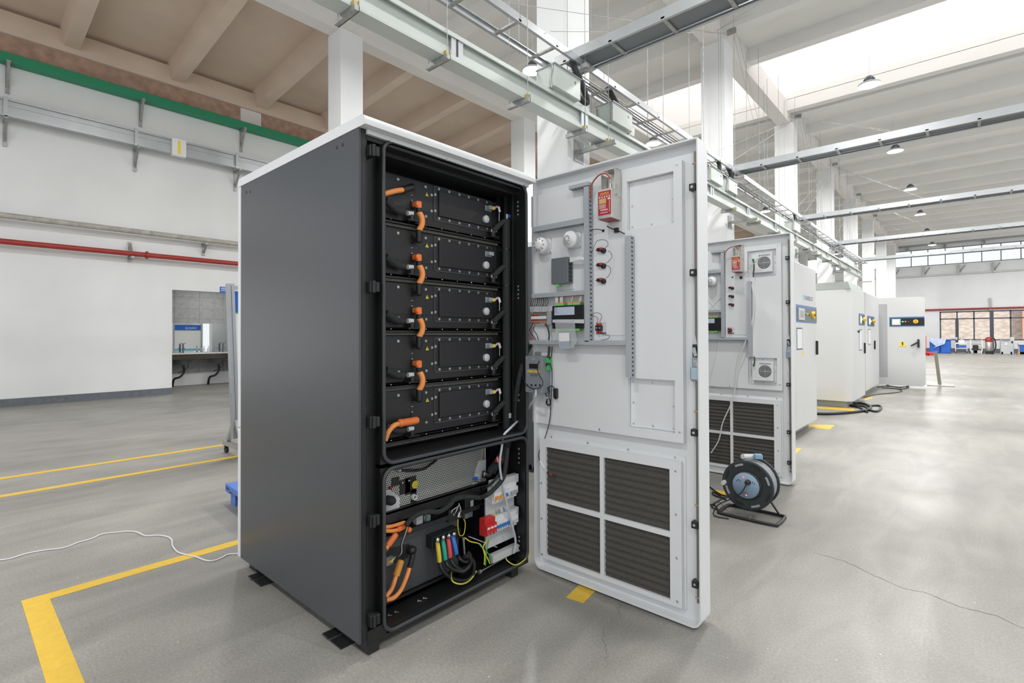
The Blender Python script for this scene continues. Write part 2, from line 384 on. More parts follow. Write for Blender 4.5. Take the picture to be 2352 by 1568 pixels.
b = MB().box(3.25, 4.1, 56.5, 57, -.5, 5.6); tag(b.build('outside_column', mat('pink_render', (.75, .45, .38), .8)), 'pink rendered pier outside the far window', 'column', kind='structure')

# columns and beams
def column(x, y, ztop, near, lbl):
    b = MB().box(x-CW, x, y, y+CW, 0, ztop, 0, .012)
    o = tag(b.build('column', M_wall), lbl, 'column', 'concrete columns', 'structure'); return o
for k in range(8): column(X0, 5.22+5.6*k, 7.5, 1, 'square white concrete column of the row beside the busway, number %d away from the camera' % (k+1) if k else 'nearest thick white column behind the busway, above the open door')
for k in range(8): column(X1, 5.24+5.6*k, 7.46, 0, 'square white column of the far aisle row, number %d away' % (k+1) if k else 'white column left of the cabinet roof corner, carrying the aisle beam')
b = MB().box(X0-.42, X0-.08, YB, YF, 7.48, 8.05, 0, .01); S('trim_3', b, M_beam)
b = MB().box(X1-.42, X1-.08, YB, YF, 7.44, 8.05, 0, .01); S('trim_4', b, M_beam)
# ceilings with ribs
OYA, OYB, OX = 12.85, 16.12, -8.0
ribs = [1.75+1.87*k for k in range(-4, 26)]
b = MB()
b.box(X1-.25, XR, YB, OYA, 8.05, 8.2); b.box(X1-.25, XR, OYB, YF, 8.05, 8.2); b.box(X1-.25, OX, OYA, OYB, 8.05, 8.2)
for y in ribs:
    if OYA-.2 < y < OYB+.0:
        b.prism([(y-.16, 8.06), (y+.16, 8.06), (y+.10, 7.76), (y-.10, 7.76)], 'x', X1-.1, OX); continue
    b.prism([(y-.19, 8.06), (y+.19, 8.06), (y+.13, 7.74), (y-.13, 7.74)], 'x', X1-.1, XR)
b.box(OX, XR, OYA-.25, OYA, 7.74, 8.06); b.box(OX, XR, OYB, OYB+.25, 7.74, 8.06)
S('ceiling', b, M_ceil)
b = MB(); 
def zc(x): return 7.58+(x-X1)*(7.58-7.22)/(X1-XW) if x < X1 else 7.58
def sl(y0, y1, y2, y3, za, zb):
    v = []
    for x in (XW-.2, X1-.1):
        z = zc(x); v += [(x, y0, z+zb), (x, y1, z+zb), (x, y2, z+za), (x, y3, z+za)]
    b.add(v, [(0, 1, 2, 3), (7, 6, 5, 4), (0, 4, 5, 1), (1, 5, 6, 2), (2, 6, 7, 3), (3, 7, 4, 0)])
sl(YB, YF, YF, YB, .42, .55)
for y in ribs: sl(y-.18, y+.18, y+.12, y-.12, 0, .45)
S('ceiling_aisle', b, M_ceilb)
# roof monitor above the opening
b = MB()
for (ya, yb) in ((OYA-.15, OYA), (OYB, OYB+.15)):
    b.box(OX, XR, ya, yb, 8.2, 9.38); b.box(OX, XR, ya, yb, 10.25, 10.7)
b.box(OX-.15, OX, OYA-.15, OYB+.15, 8.2, 10.7); b.box(XR, XR+.15, OYA-.15, OYB+.15, 7.9, 10.7); b.box(OX-.15, XR+.15, OYA-.15, OYB+.15, 10.7, 10.8)
S('ceiling_monitor', b, M_mon)
for n, yy in ((4, OYA-.10), (5, OYB+.10)):
    b = MB().box(OX, XR, yy-.01, yy+.01, 9.38, 10.25, 0)
    for i in range(9):
        x = OX+1.2+2.0*i; b.box(x-.04, x+.04, yy-.06 if n == 5 else yy, yy if n == 5 else yy+.06, 9.38, 10.25, 1)
    S('window_%d' % n, b, [M_win, M_frame])

# ------------------------------------------------------------------ pendant lamps
def make_lamp(x, y, lbl):
    t = empty('pendant_lamp', (x, y, 6.95), lbl, 'lamp', 'pendant high bay lamps')
    b = MB().lathe((x, y, 6.95), (0, 0, 1), [(.0, .21), (.035, .22), (.05, .19), (.09, .10), (.10, .085)], 0, 24); b.build('lamp_shade', M_lgrey, t)
    b = MB().lathe((x, y, 6.95), (0, 0, 1), [(.006, .195), (-.012, .12), (-.014, 0)], 0, 24); b.build('diffuser', M_glow, t)
    b = MB().lathe((x, y, 7.05), (0, 0, 1), [(0, .085), (.02, .09), (.10, .07), (.12, .02), (.13, .0)], 0, 16)
    for i in range(10):
        a = i*math.pi/5; b.bar((x+.06*math.cos(a), y+.06*math.sin(a), 7.07), (x+.11*math.cos(a), y+.11*math.sin(a), 7.07), .006, .07)
    b.build('heat_sink', M_dgrey, t)
    zt = 10.7 if (OYA < y < OYB and x > OX) else 8.06
    b = MB().tube([(x, y, 7.17), (x+.01, y, (7.17+zt)/2), (x, y, zt)], .006, 0, 6); b.build('cord', M_wht, t)
    ld = bpy.data.lights.new('lamp_light', 'AREA'); ld.shape = 'DISK'; ld.size = .38; ld.energy = LAMP_W*(.62 if y < 5 else 1); ld.color = (1, .985, .96)
    lo = bpy.data.objects.new('lamp_light', ld); COL.objects.link(lo); lo.parent = t; lo.location = (0, 0, -.03)
    return t
ordn = ['nearest', 'second', 'third', 'fourth', 'fifth', 'sixth', 'seventh']
for k in range(7): make_lamp(-1.6, 8.35+5.6*k, 'white bell pendant lamp over the main hall, %s in its row from the camera' % ordn[k])  # farthest lamp of this row is added to brighten the far wall
for k in range(7): make_lamp(-6.85, 8.35+5.6*k, 'white bell pendant lamp between the two column rows, %s in its row' % ordn[k])  # here too the farthest lamp is an addition for the far end's brightness
for x, y in ((-1.6, 2.75), (-1.6, -2.85), (3.65, 2.75), (3.65, -2.85), (3.65, 8.35), (3.65, 13.95), (3.65, 19.55), (3.65, 25.15), (3.65, 30.75), (3.65, 36.35), (3.65, 41.95), (-6.85, 2.75), (-6.85, -2.85)):  # unseen lamps; farthest of the right row added to brighten the far end
    make_lamp(x, y, 'white bell pendant lamp outside the picture overhead'+(' in the middle aisle' if x < -5 else ' in the main hall'))

# ------------------------------------------------------------------ things on the left wall
b = MB(); 
t = empty('crane_rail', (XW, 0, 6.58), 'long green painted steel beam running high along the left wall', 'beam')
MB().box(XW+.005, XW+.22, YB, YF-1, 6.56, 6.74, 0, .01).build('beam', M_grn, t)
def bracket(px, py, zt, dp, hh, parent, lbl=None):
    y = at(px, py, x=XW+.1).y
    b = MB(); b.box(XW, XW+.03, y-.03, y+.03, zt-hh, zt); b.box(XW, XW+dp, y-.03, y+.03, zt-.05, zt); b.bar((XW+.02, y, zt-hh*.8), (XW+dp-.03, y, zt-.04), .04, .03)
    b.build('bracket', M_galvd, parent)
for px, py in ((18, 160), (325, 240), (557, 300)): bracket(px, py, 6.57, .30, .55, t)
t = empty('wall_busway', (XW, 0, 5.49), 'silver aluminium busbar trunking on brackets along the left wall', 'busbar trunking')
b = MB(); b.box(XW+.22, XW+.34, YB, YF-1, 5.49, 5.53); b.box(XW+.22, XW+.34, YB, YF-1, 5.79, 5.83); b.box(XW+.24, XW+.30, YB, YF-1, 5.53, 5.79); b.box(XW+.30, XW+.31, YB, YF-1, 5.69, 5.70)
b.build('trunking', M_galv, t)
for px, py in ((12, 290), (312, 350), (543, 400)): 
    bracket(px, py, 5.49, .36, .5, t)
    y = at(px, py, x=XW+.3).y; MB().box(XW+.29, XW+.36, y-.03, y+.03, 5.47, 5.85).build('clamp', M_galv, t)
ya, yb = at(395, 345, x=XW+.34).y, at(427, 345, x=XW+.34).y
MB().box(XW+.23, XW+.36, ya, yb, 5.46, 5.84).build('joint_cover', M_wht, t)
MB().box(XW+.36, XW+.362, (ya+yb)/2-.03, (ya+yb)/2+.03, 5.5, 5.8).build('warning_label', M_yel, t)
t = empty('grey_pipe', (XW, 0, 3.6), 'thick weathered grey pipe on the left wall above the red pipe', 'pipe')
MB().cyl((XW+.22, YB, 3.63), (XW+.22, YF, 3.63), .058, 0, 16).build('pipe', M_pipe, t); bracket(470, 575, 3.57, .26, .28, t)
t = empty('red_pipe', (XW, 0, 3.1), 'red painted fire water pipe along the left wall', 'pipe')
b = MB().cyl((XW+.20, YB, 3.14), (XW+.20, YF, 3.14), .055, 0, 16); yy = at(337, 583, x=XW+.2).y; b.cyl((XW+.20, yy-.02, 3.14), (XW+.20, yy+.02, 3.14), .085, 0, 16); b.build('pipe', M_redp, t)
y = at(300, 578, x=XW+.1).y
b = MB(); b.box(XW, XW+.04, y-.03, y+.03, 2.98, 3.42); b.box(XW, XW+.30, y-.03, y+.03, 3.04, 3.08); b.bar((XW+.02, y, 3.38), (XW+.2, y, 3.18), .04, .04); b.build('bracket', M_galvd, t)
# washroom fittings
t = empty('washbasin_counter', (-15.6, 4.9, 0), 'long dark marbled washbasin counter with grey basins in the washroom', 'washbasin')
M_marb = mat('black_gold_marble', (.06, .05, .035), .25, var=.95, scale=40)
b = MB().box(-16, -15.35, 2.7, 7.3, .72, .86, 0, .01); b.build('front_apron', M_marb, t)
MB().box(-16, -15.33, 2.7, 7.3, .86, .885, 0, .004).build('counter_top', M_lgrey, t)
for y in (4.30, 5.15, 6.1):
    MB().lathe((-15.66, y, .55), (0, 0, 1), [(0, .05), (.05, .15), (.18, .19)], 0, 16).build('basin_bowl', M_dgrey, t)
    MB().tube([(-15.6, y, .56), (-15.6, y+.02, .40), (-15.58, y-.08, .26), (-15.65, y-.20, .2), (-15.72, y-.22, .0)], .028, 0, 8).build('drain_pipe', M_plast, t)
    MB().tube([(-15.62, y+.07, .70), (-15.55, y+.10, .52), (-15.58, y-.02, .42), (-15.66, y-.1, .36)], .010, 0, 6).build('supply_hose', M_plast, t)
for i, y in enumerate((4.36, 5.35)):
    t = empty('tap', (-15.85, y, .885), 'slim dark tap on the washroom counter, %s one' % ('left' if i == 0 else 'right'), 'tap', 'taps on the washbasin counter')
    MB().cyl((-15.85, y, .885), (-15.85, y, 1.13), .022, 0, 12).cyl((-15.85, y, 1.02), (-15.70, y, 1.0), .014, 0, 10).build('tap_body', M_dgrey, t)
    MB().cyl((-15.85, y, 1.14), (-15.85, y+.07, 1.15), .008, 0, 8).build('tap_handle', M_dgrey, t)
for i, y in enumerate((4.82, 4.93)):
    t = empty('soap_bottle', (-15.7, y, .885), 'small clear pump bottle on the counter between the taps, %s of the pair' % ('left' if i == 0 else 'right'), 'bottle', 'soap bottles between the taps')
    MB().lathe((-15.7, y, .885), (0, 0, 1), [(0, .032), (.10, .032), (.12, .012), (.13, .012)], 0, 12).build('bottle', M_lgrey, t)
    MB().cyl((-15.7, y, 1.01), (-15.7, y, 1.06), .005, 0, 6).cyl((-15.7, y, 1.06), (-15.66, y, 1.055), .006, 0, 6).build('pump', M_plast, t)
M_mirror = mat('mirror_glass', (.9, .93, .93), .02, 1.0)
b = MB().box(-15.995, -15.985, 3.2, 6.9, .90, 1.69); tag(b.build('mirror', M_mirror), 'wide wall mirror above the washbasin counter', 'mirror')
# small blue sign above the opening
yc = at(518, 664, x=XW).y
t = empty('door_sign', (XW+.01, yc, 2.44), 'small blue sign with white marks above the washroom opening', 'sign')
MB().box(XW+.003, XW+.012, yc-.13, yc+.2, 2.41, 2.56).build('sign_plate', M_bpr, t)
b = MB()
for i in range(3):
    for j in range(2): b.box(XW+.012, XW+.0135, yc-.10+i*.035, yc-.08+i*.035, 2.455+j*.04, 2.475+j*.04)
b.box(XW+.012, XW+.0135, yc+.03, yc+.16, 2.46, 2.50); b.box(XW+.012, XW+.0135, yc-.10, yc+.10, 2.525, 2.535); b.build('white_marks', M_wht, t)

# ------------------------------------------------------------------ overhead busway, ladder trays
BX = -3.40
t = empty('busway', (BX, 0, 3.75), 'pale green I-shaped busbar trunking hung in front of the column row', 'busbar trunking')
b = MB(); Y0b, Y1b = -1, 26.2
b.box(BX-.09, BX+.07, Y0b, Y1b, 3.745, 3.758); b.box(BX+.055, BX+.0705, Y0b, Y1b, 3.7585, 3.785); b.box(BX-.0905, BX-.075, Y0b, Y1b, 3.7585, 3.785)
b.box(BX-.09, BX+.07, Y0b, Y1b, 3.975, 3.99); b.box(BX+.055, BX+.0705, Y0b, Y1b, 3.95, 3.9745); b.box(BX-.0905, BX-.075, Y0b, Y1b, 3.95, 3.9745)
b.box(BX-.045, BX+.025, Y0b, Y1b, 3.758, 3.975); b.box(BX+.025, BX+.04, Y0b, Y1b, 3.758, 3.83)
b.build('trunking', M_bus, t)
ys = [at(px, py, x=BX+.07).y for px, py in ((1052, 120), (1345, 290))]
for y in ys+[ys[-1]+(ys[1]-ys[0])*i for i in range(1, 12)]:
    if y < Y1b: 
        j = MB().box(BX-.06, BX+.06, y-.07, y+.07, 3.76, 3.972).build('joint', M_galv, t)
        MB().box(BX+.06, BX+.063, y-.01, y+.01, 3.80, 3.95).build('joint_screws', M_plast, t)
sup = [at(px, py, x=BX).y for px, py in ((800, 10), (1010, 120), (1195, 220), (1328, 292), (1382, 322))]
sup += [sup[2]+1.55*i for i in range(2, 13)]
for y in sup:
    b = MB(); b.box(BX-.17, BX+.12, y-.02, y+.02, 3.70, 3.74); b.box(BX-.17, BX+.12, y+.015, y+.022, 3.70, 3.78); b.build('hanger_channel', M_galvd, t)
    MB().cyl((BX+.10, y, 3.70), (BX+.10, y, 7.5), .004, 0, 6).cyl((BX-.15, y, 3.70), (BX-.15, y, 7.5), .004, 0, 6).build('hanger_rod', M_rodg, t)
    MB().box(BX+.075, BX+.11, y-.02, y+.02, 3.74, 3.775).build('clip', M_gold, t)
def tapbox(y0, y1, lbl):
    t = empty('tap_off_box', (BX, y0, 3.99), lbl, 'electrical box', 'tap-off boxes on the busway')
    b = MB().box(BX-.12, BX+.12, y0, y1, 4.02, 4.26, 0, .006); b.box(BX-.08, BX+.06, y0+.05, y1-.05, 3.99, 4.02); b.build('box', M_bus, t)
    MB().box(BX-.14, BX+.135, y0-.01, y1+.01, 4.255, 4.265).build('lid', M_galv, t)
    b = MB()
    b.tube([(BX-.13, y0+.03, 4.27), (BX-.11, y0-.015, 4.2), (BX-.10, y0-.02, 4.1), (BX-.11, y0-.01, 4.0)], .008, 0, 6).build('strap', M_galvd, t); b = MB(); b.tube([(BX+.09, y0-.01, 4.27), (BX+.10, y0-.015, 4.2), (BX+.08, y0-.02, 4.1), (BX+.09, y0-.01, 4.0)], .010, 0, 6); b.build('strap', M_galvd, t)
    MB().box(BX+.12, BX+.124, y1-.12, y1-.10, 4.17, 4.20).build('lock', M_dgrey, t)
    return t
def yb_(px, py): return at(px, py, x=BX+.12).y
tapbox(yb_(1274, 250), yb_(1334, 300), 'pale green box on the busway, left of the pair above the open white door')
tapbox(yb_(1408, 300), yb_(1453, 330), 'pale green box on the busway, right of the pair above the open white door')
tapbox(yb_(1634, 425), yb_(1661, 440), 'pale green box on the busway just right of the open door edge, left one')
tapbox(yb_(1675, 448), yb_(1694, 455), 'pale green box on the busway just right of the open door edge, right one')
tapbox(14.6, 15.2, 'distant pale green box on the busway beyond the second open door')
def cable_drop(p, lbl):
    b = MB().tube(p, .035, 0, 10); tag(b.build('drop_cable', M_foam), lbl, 'cable', 'black cables dropping to the tap-off boxes')
y1 = yb_(1334, 300)
cable_drop([(BX+.0, y1+.0, 4.58), (BX+.02, y1+.02, 4.45), (BX+.05, y1+.16, 4.25), (BX+.05, y1+.24, 4.10), (BX+.03, y1+.1, 4.12), (BX, y1-.0, 4.16)], 'black looped cable from ladder tray to the left box of the nearest pair')
y2 = yb_(1453, 330)
cable_drop([(BX-.05, y2-.35, 4.55), (BX-.02, y2-.2, 4.4), (BX+.02, y2+.02, 4.2), (BX+.0, y2+.06, 4.06), (BX, y2-.01, 4.08)], 'black cable from ladder tray to the right box of the nearest pair')
y3 = yb_(1661, 440)
cable_drop([(BX, y3+.0, 4.56), (BX+.02, y3+.1, 4.45), (BX+.02, y3+.06, 4.3), (BX, y3-.02, 4.2)], 'black cable to the left box right of the door edge')
y4 = yb_(1694, 455)
cable_drop([(BX, y4-.25, 4.58), (BX+.02, y4-.1, 4.45), (BX+.02, y4+.1, 4.2), (BX, y4+.14, 4.02), (BX, y4, 4.08)], 'black cable to the right box right of the door edge')
cable_drop([(BX, 15.0, 4.58), (BX+.02, 15.15, 4.4), (BX+.02, 15.3, 4.2), (BX, 15.19, 4.12)], 'black cable to the distant tap-off box')
def ladder(name, lbl, ax, a0, a1, c0, c1, z0, z1, step):
    t = empty(name, ((a0 if ax == 'x' else c0), (a0 if ax == 'y' else c0), z0), lbl, 'cable tray')
    for i, c in enumerate((c0, c1)):
        s = .012 if i == 0 else -.012; e = .035 if i == 0 else -.035
        b = MB()
        for (ca, cb, za, zb) in ((c, c+s, z0, z1), (c+s*1.02, c+e, z0+.0005, z0+.012), (c+s*1.02, c+e, z1-.012, z1-.0005)):
            if ax == 'x': b.box(a0, a1, ca, cb, za, zb)
            else: b.box(ca, cb, a0, a1, za, zb)
        b.build('side_rail', M_galv, t)
    n = int((a1-a0)/step)
    for i in range(min(n+1, 90)):
        a = a0+.15+i*step
        if a > a1: break
        if ax == 'x': MB().box(a-.02, a+.02, c0, c1, z0+.01, z0+.03).build('rung', M_galvd, t)
        else: MB().box(c0, c1, a-.02, a+.02, z0+.01, z0+.03).build('rung', M_galvd, t)
    return t
TZ = 4.49
tr = ladder('cable_ladder', 'long galvanised cable ladder hung above the busway along the column row', 'y', 0, 27.3, -3.70, -3.33, TZ, TZ+.085, .62)
for i in range(3):
    MB().tube([(-3.62+.05*i, 5.2, TZ+.045), (-3.60+.05*i, 8, TZ+.04), (-3.64+.05*i, 14, TZ+.045), (-3.6+.05*i, 27, TZ+.045)], .008, 0, 6).build('tray_cable', M_plast if i < 2 else M_galvd, tr)
for y in [1.2+3.1*i for i in range(9)]:
    MB().cyl((-3.72, y, TZ), (-3.72, y, 7.5), .004, 0, 6).build('hanger_rod', M_rodg, tr)
for k, y in enumerate((4.93, 10.50, 16.25, 21.65, 27.2)):
    c = ladder('cable_ladder', 'galvanised cable ladder crossing the main hall, %s from the camera' % ordn[k], 'x', -3.7, 8.5, y, y+.38, TZ+.09, TZ+.21, .62)
    MB().box(-3.6, 8.5, y+.04, y+.34, TZ+.125, TZ+.155).build('cable_bundle', M_dgrey, c)
    MB().box(-3.75, -3.25, y+.02, y+.08, TZ-.05, TZ).bar((-3.72, y+.05, TZ-.30), (-3.45, y+.05, TZ-.03), .03, .03).build('support_arm', M_galvd, c)
# wall arms on columns
for k, y in enumerate((5.22+5.6*i for i in range(5))):
    b = MB().box(X0, X0+.55, y+.2, y+.25, 3.66, 3.71).box(X0, X0+.012, y+.12, y+.33, 3.55, 3.82); tag(b.build('support_arm', M_galvd), 'galvanised arm from column %s carrying the busway' % ordn[k], 'bracket', 'busway arms on columns')
# brackets and steel wires from the column tops
for k in range(1, 6):
    y = 5.22+5.6*k
    t = empty('wire_anchor', (X0, y+.1, 7.6), 'pair of small steel brackets with tension wires at the top of column, %s away' % ordn[k], 'bracket', 'wire anchors on column heads')
    z = 7.62
    MB().box(X0, X0+.18, y+.15, y+.19, z, z+.10).build('anchor_plate', M_galvd, t); MB().box(X0-.30, X0-.22, y-.07, y-.0, z+.05, z+.13).build('anchor_plate', M_galvd, t)
    yt = (4.93, 10.5, 16.25, 21.65, 27.2)[min(k, 4)]; yp = (4.93, 10.5, 16.25, 21.65, 27.2)[k-1]
    for wi, (p, q) in enumerate((((X0-.2, y, z+.1), (X0+2.9, yp+.9, TZ+.4)), ((X0-.2, y, z+.08), (X0+3.0, yp+.3, TZ+.22)), ((X0+.05, y+.17, z), (-3.36, yp-1.3, TZ+.1)), ((X0+.15, y+.17, z), (-3.30, yp-.6, TZ+.1)), ((X0+.1, y+.3, z), (-3.3, y+1.6, TZ+.1)), ((X0+.16, y+.4, z), (-3.3, y+2.1, TZ+.1)))):
        if wi >= 4 and y > 24: continue
        tag(MB().cyl(p, q, .0035, 0, 5).build('tension_wire', M_rodg), 'thin steel wire from the %s column head, %s' % (ordn[k], ('upper long one over the hall', 'lower long one over the hall', 'outer one slanting towards the camera', 'inner one slanting towards the camera', 'inner one slanting away', 'outer one slanting away')[wi]), 'wire', 'tension wires from the column heads')
# ================================================================== MAIN CABINET
XF = -1.877; XM = -2.049; YL = 1.151; YR = 2.243; XK = -3.128; ZB = .066; ZT = 2.206; ZF = .042; OG = .115
ZMS = at(1201, 997, x=XF).z+.008
def rr4(x0, x1, y0, y1, rTR, rTL, rBL, rBR, n=8):
    P = []
    for cx, cy, a, r in ((x1-rTR, y1-rTR, 0, rTR), (x0+rTL, y1-rTL, 90, rTL), (x0+rBL, y0+rBL, 180, rBL), (x1-rBR, y0+rBR, 270, rBR)):
        for i in range(n+1): t = math.radians(a+90*i/n); P.append((cx+r*math.cos(t), cy+r*math.sin(t)))
    return P
def fx(px, py, d=0.0): return at(px, py, x=XF+d)
def fm(px, py, d=0.0): return at(px, py, x=XM+d)
def make_cabinet(x, y, lbl, near):
    """shell: x = front plane, y = side nearest the camera"""
    dx = x-XF; dy = y-YL
    t = empty('battery_cabinet', (x, y, 0), lbl, 'cabinet', 'open battery cabinets in the row')
    def X(v): return v+dx
    def Y(v): return v+dy
    # side panels, back, bottom
    b = MB(); b.box(X(XK), X(XF-.0005), Y(YL), Y(YL+.012), ZB, ZT, 0, .002)
    for px, py in ((774, 338), (787, 332), (566, 441), (575, 440)):
        p = at(px, py, y=YL); b.lathe((X(p.x), Y(YL-.0005), p.z), (0, 1, 0), [(0, 0), (0, .0095), (.001, .0095)], 1, 12)
    lab(b.build('side_panel', [M_side, M_plast], t), 'charcoal side panel with four small holes')
    MB().box(X(XK), X(XF-.02), Y(YR-.012), Y(YR), ZB, ZT, 0, .003).build('side_panel', M_side, t)
    b = MB().box(X(XK-.035), X(XK), Y(YL-.004), Y(YR+.004), ZB, at(550, 983, y=YL).z-.002, 0, .006); b.box(X(XK-.035), X(XK), Y(YL-.004), Y(YR+.004), at(550, 983, y=YL).z+.004, ZT-.001, 0, .006)
    lab(b.build('back_door', M_white, t), 'white back door seen edge on')
    b = MB(); b.box(X(XK), X(XF-.45), Y(YL+.012), Y(YR-.012), ZB+.02, ZB+.04); b.box(X(XK+.01), X(XF-.30), Y(YL+.012), Y(YR-.012), .60, ZT); b.build('inner_shell', M_black, t)
    # roof with rounded edge
    b = MB(); b.prism(rr4(X(XK-.040), X(XF+.050), ZT, ZT+.046, .030, .030, .002, .002), 'y', Y(YL-.003), Y(YR+.012)); b.build('roof', M_white, t)
    b = MB(); b.box(X(XF-.02), X(XF+.012), Y(YL+.034), Y(YR-.005), ZT-.020, ZT-.0005, 0, .002); lab(b.build('drip_rail', M_white, t), 'white angle under the roof edge')
    screws(t, [(X(XF+.012), Y(q), ZT-.018) for q in (1.30, 1.62, 1.94, 2.2)], (1, 0, 0), .004)
    # front: corner post, gutter, frame with two rounded openings
    b = MB(); b.box(X(XF-.02), X(XF), Y(YL+.0125), Y(YL+.033), ZB, ZT, 0, .001); b.box(X(XF-.06), X(XF-.052), Y(YL+.037), Y(YL+OG+.002), ZF, ZT)
    b.box(X(XF-.06), X(XF-.004), Y(YL+.0365), Y(YL+.040), ZF, ZT); b.box(X(XF-.06), X(XF-.0045), Y(YR-.02), Y(YR-.006), ZF, ZT)
    b.box(X(XF-.06), X(XF-.006), Y(YL+.041), Y(YR-.005), ZT-.040, ZT-.001, 0); b.box(X(XF-.06), X(XF-.003), Y(YL+.041), Y(YR-.007), ZF, ZF+.012); b.box(X(XF-.06), X(XF-.0035), Y(YL+.041), Y(YL+OG+.02), ZF+.012, ZF+.06)
    G = [(YL+OG, YR-.010, at(1201, 997, x=XF).z, at(1000, 356, x=XF).z), (YL+OG, YR-.010, ZF+.012, at(889, 1074, x=XF).z)]
    bb = MB()
    for (ya, yb, za, zb) in G:
        po = rrect(Y(ya), Y(yb), za, zb, .055); pi = rrect(Y(ya+.014), Y(yb-.014), za+.014, zb-.014, .042)
        bb.ring(po, pi, 'x', X(XF-.05), X(XF-.006), 0)
        bb.ring(rrect(Y(ya-.004), Y(yb+.008), za-.014, zb+.014, .001), po, 'x', X(XF-.05), X(XF-.014), 0)
        # inward reveal
        pj = rrect(Y(ya+.017), Y(yb-.017), za+.017, zb-.017, .04)
        bb.ring(pi, pj, 'x', X(XF-.17), X(XF-.006), 0)
    b.add(bb.v, bb.f, 0)
    b.build('front_frame', M_black, t)
    for (ya, yb, za, zb), l in zip(G, ('upper', 'lower')):
        P = [(X(XF-.0), q[0], q[1]) for q in rrect(Y(ya+.005), Y(yb-.005), za+.005, zb-.005, .055, 8)]
        b = MB().tube(P, .0085, 0, 8, closed=True, smooth=False); lab(b.build('rubber_gasket', M_rub, t), 'grey rubber gasket round the %s opening' % l)
    # interior box walls
    b = MB(); b.box(X(XM-.03), X(XF-.17), Y(YR-.038), Y(YR-.03), .06, ZT-.04); b.box(X(XM-.03), X(XF-.05), Y(YL+OG-.008), Y(YL+OG+.014), .06, ZT-.04)
    b.box(X(XM-.08), X(XF-.06), Y(YL+OG+.012), Y(YR-.03), ZT-.06, ZT-.035); b.box(X(XM-.08), X(XF-.05), Y(YL+OG+.012), Y(YR-.03), ZMS-.018, ZMS); b.box(X(XM-.35), X(XF-.05), Y(YL+OG+.012), Y(YR-.03), .062, .072)
    b.box(X(XM-.085), X(XM-.07), Y(YL+OG+.012), Y(YR-.03), ZMS, ZT-.04); 
    b.box(X(XM+.0), X(XM+.012), Y(YR-.085), Y(YR-.05), .06, ZT-.06); b.box(X(XM+.05), X(XM+.058), Y(YR-.075), Y(YR-.05), .06, ZT-.06)
    b.box(X(XM+.10), X(XM+.106), Y(YR-.06), Y(YR-.05), ZMS+.001, ZT-.06)
    b.box(X(XM-.35), X(XM-.33), Y(YL+OG+.012), Y(YR-.03), .06, ZMS-.02)
    b.build('inner_lining', M_black, t)
    # feet
    for fy in (Y(YL+.045), Y(YR-.145)):
        for fxx in (X(XF-.055), X(XK+.06)): MB().box(fxx-.05, fxx+.05, fy, fy+.055, 0, ZB+.005, 0, .003).build('foot', M_plast, t)
    for fxx in (-2.075, -2.895):
        b = MB(); b.box(X(fxx-.02), X(fxx+.07), Y(YL-.012), Y(YL+.06), 0, .006, 0, .002); b.box(X(fxx-.075), X(fxx-.025), Y(YL-.02), Y(YL+.05), .012, .018, 0, .002); b.box(X(fxx-.07), X(fxx+.07), Y(YL+.05), Y(YL+.058), .006, ZB)
        b.build('fixing_bracket', M_plast, t)
    for py in (350, 660, 968, 1193, 1420):
        p = fx(856, py); z = p.z; y0 = Y(YL+.040)
        b = MB(); b.box(X(XF-.055), X(XF+.022), y0, y0+.026, z-.024, z+.024, 0, .003); b.box(X(XF+.0), X(XF+.026), y0+.026, y0+.044, z-.02, z+.022, 0, .003); b.box(X(XF+.022), X(XF+.030), y0+.008, y0+.022, z-.024, z+.026, 0, .002)
        b.build('latch_catch', M_plast, t)
    return t
cab = make_cabinet(XF, YL, 'large black and white battery cabinet standing open in the foreground', True)
# pale studs on the right reveal
pts = [(XF-.05, YR-.030, at(1199, py, y=YR-.03).z) for py in (462, 472, 482, 491, 657, 665, 675, 684, 886, 897, 907, 920, 1032, 1043, 1053, 1064, 1235, 1244, 1255, 1266)]
screws(cab, [(x, y-.001, z) for x, y, z in pts], (0, -1, 0), .005, .004)
screws(cab, [(-2.03, YR-.051, at(1180, py, y=YR-.05).z) for py in (569, 706, 842)], (0, -1, 0), .005, .004)

# ------------------------------------------------------------------ battery modules
RZ = [fm(887, py).z for py in (505, 632, 757, 885, 1013)]   # rail heights
DZ = (RZ[0]-RZ[4])/4; yL = YL+OG+.015; yR = fm(1152, 700).y
tops = [RZ[0]+DZ-.005, RZ[0], RZ[1], RZ[2], RZ[3]]
def q3(px, py, k, d=0.0):
    p = fm(px, py, d); return Vector((XM+d, p.y, p.z+(2-k)*DZ))
which = ['topmost', 'second from the top', 'middle', 'second from the bottom', 'lowest']
def bolt_tri(b, y, z, s, x, my, mk):
    b.prism([(y-s, z-s*.8), (y+s, z-s*.8), (y, z+s)], 'x', x, x+.0008, my)
    b.prism([(y+.1*s, z+.5*s), (y-.25*s, z-.05*s), (y+.0*s, z-.05*s), (y-.1*s, z-.6*s), (y+.28*s, z+.05*s), (y+.03*s, z+.05*s)], 'x', x+.0008, x+.0014, mk)
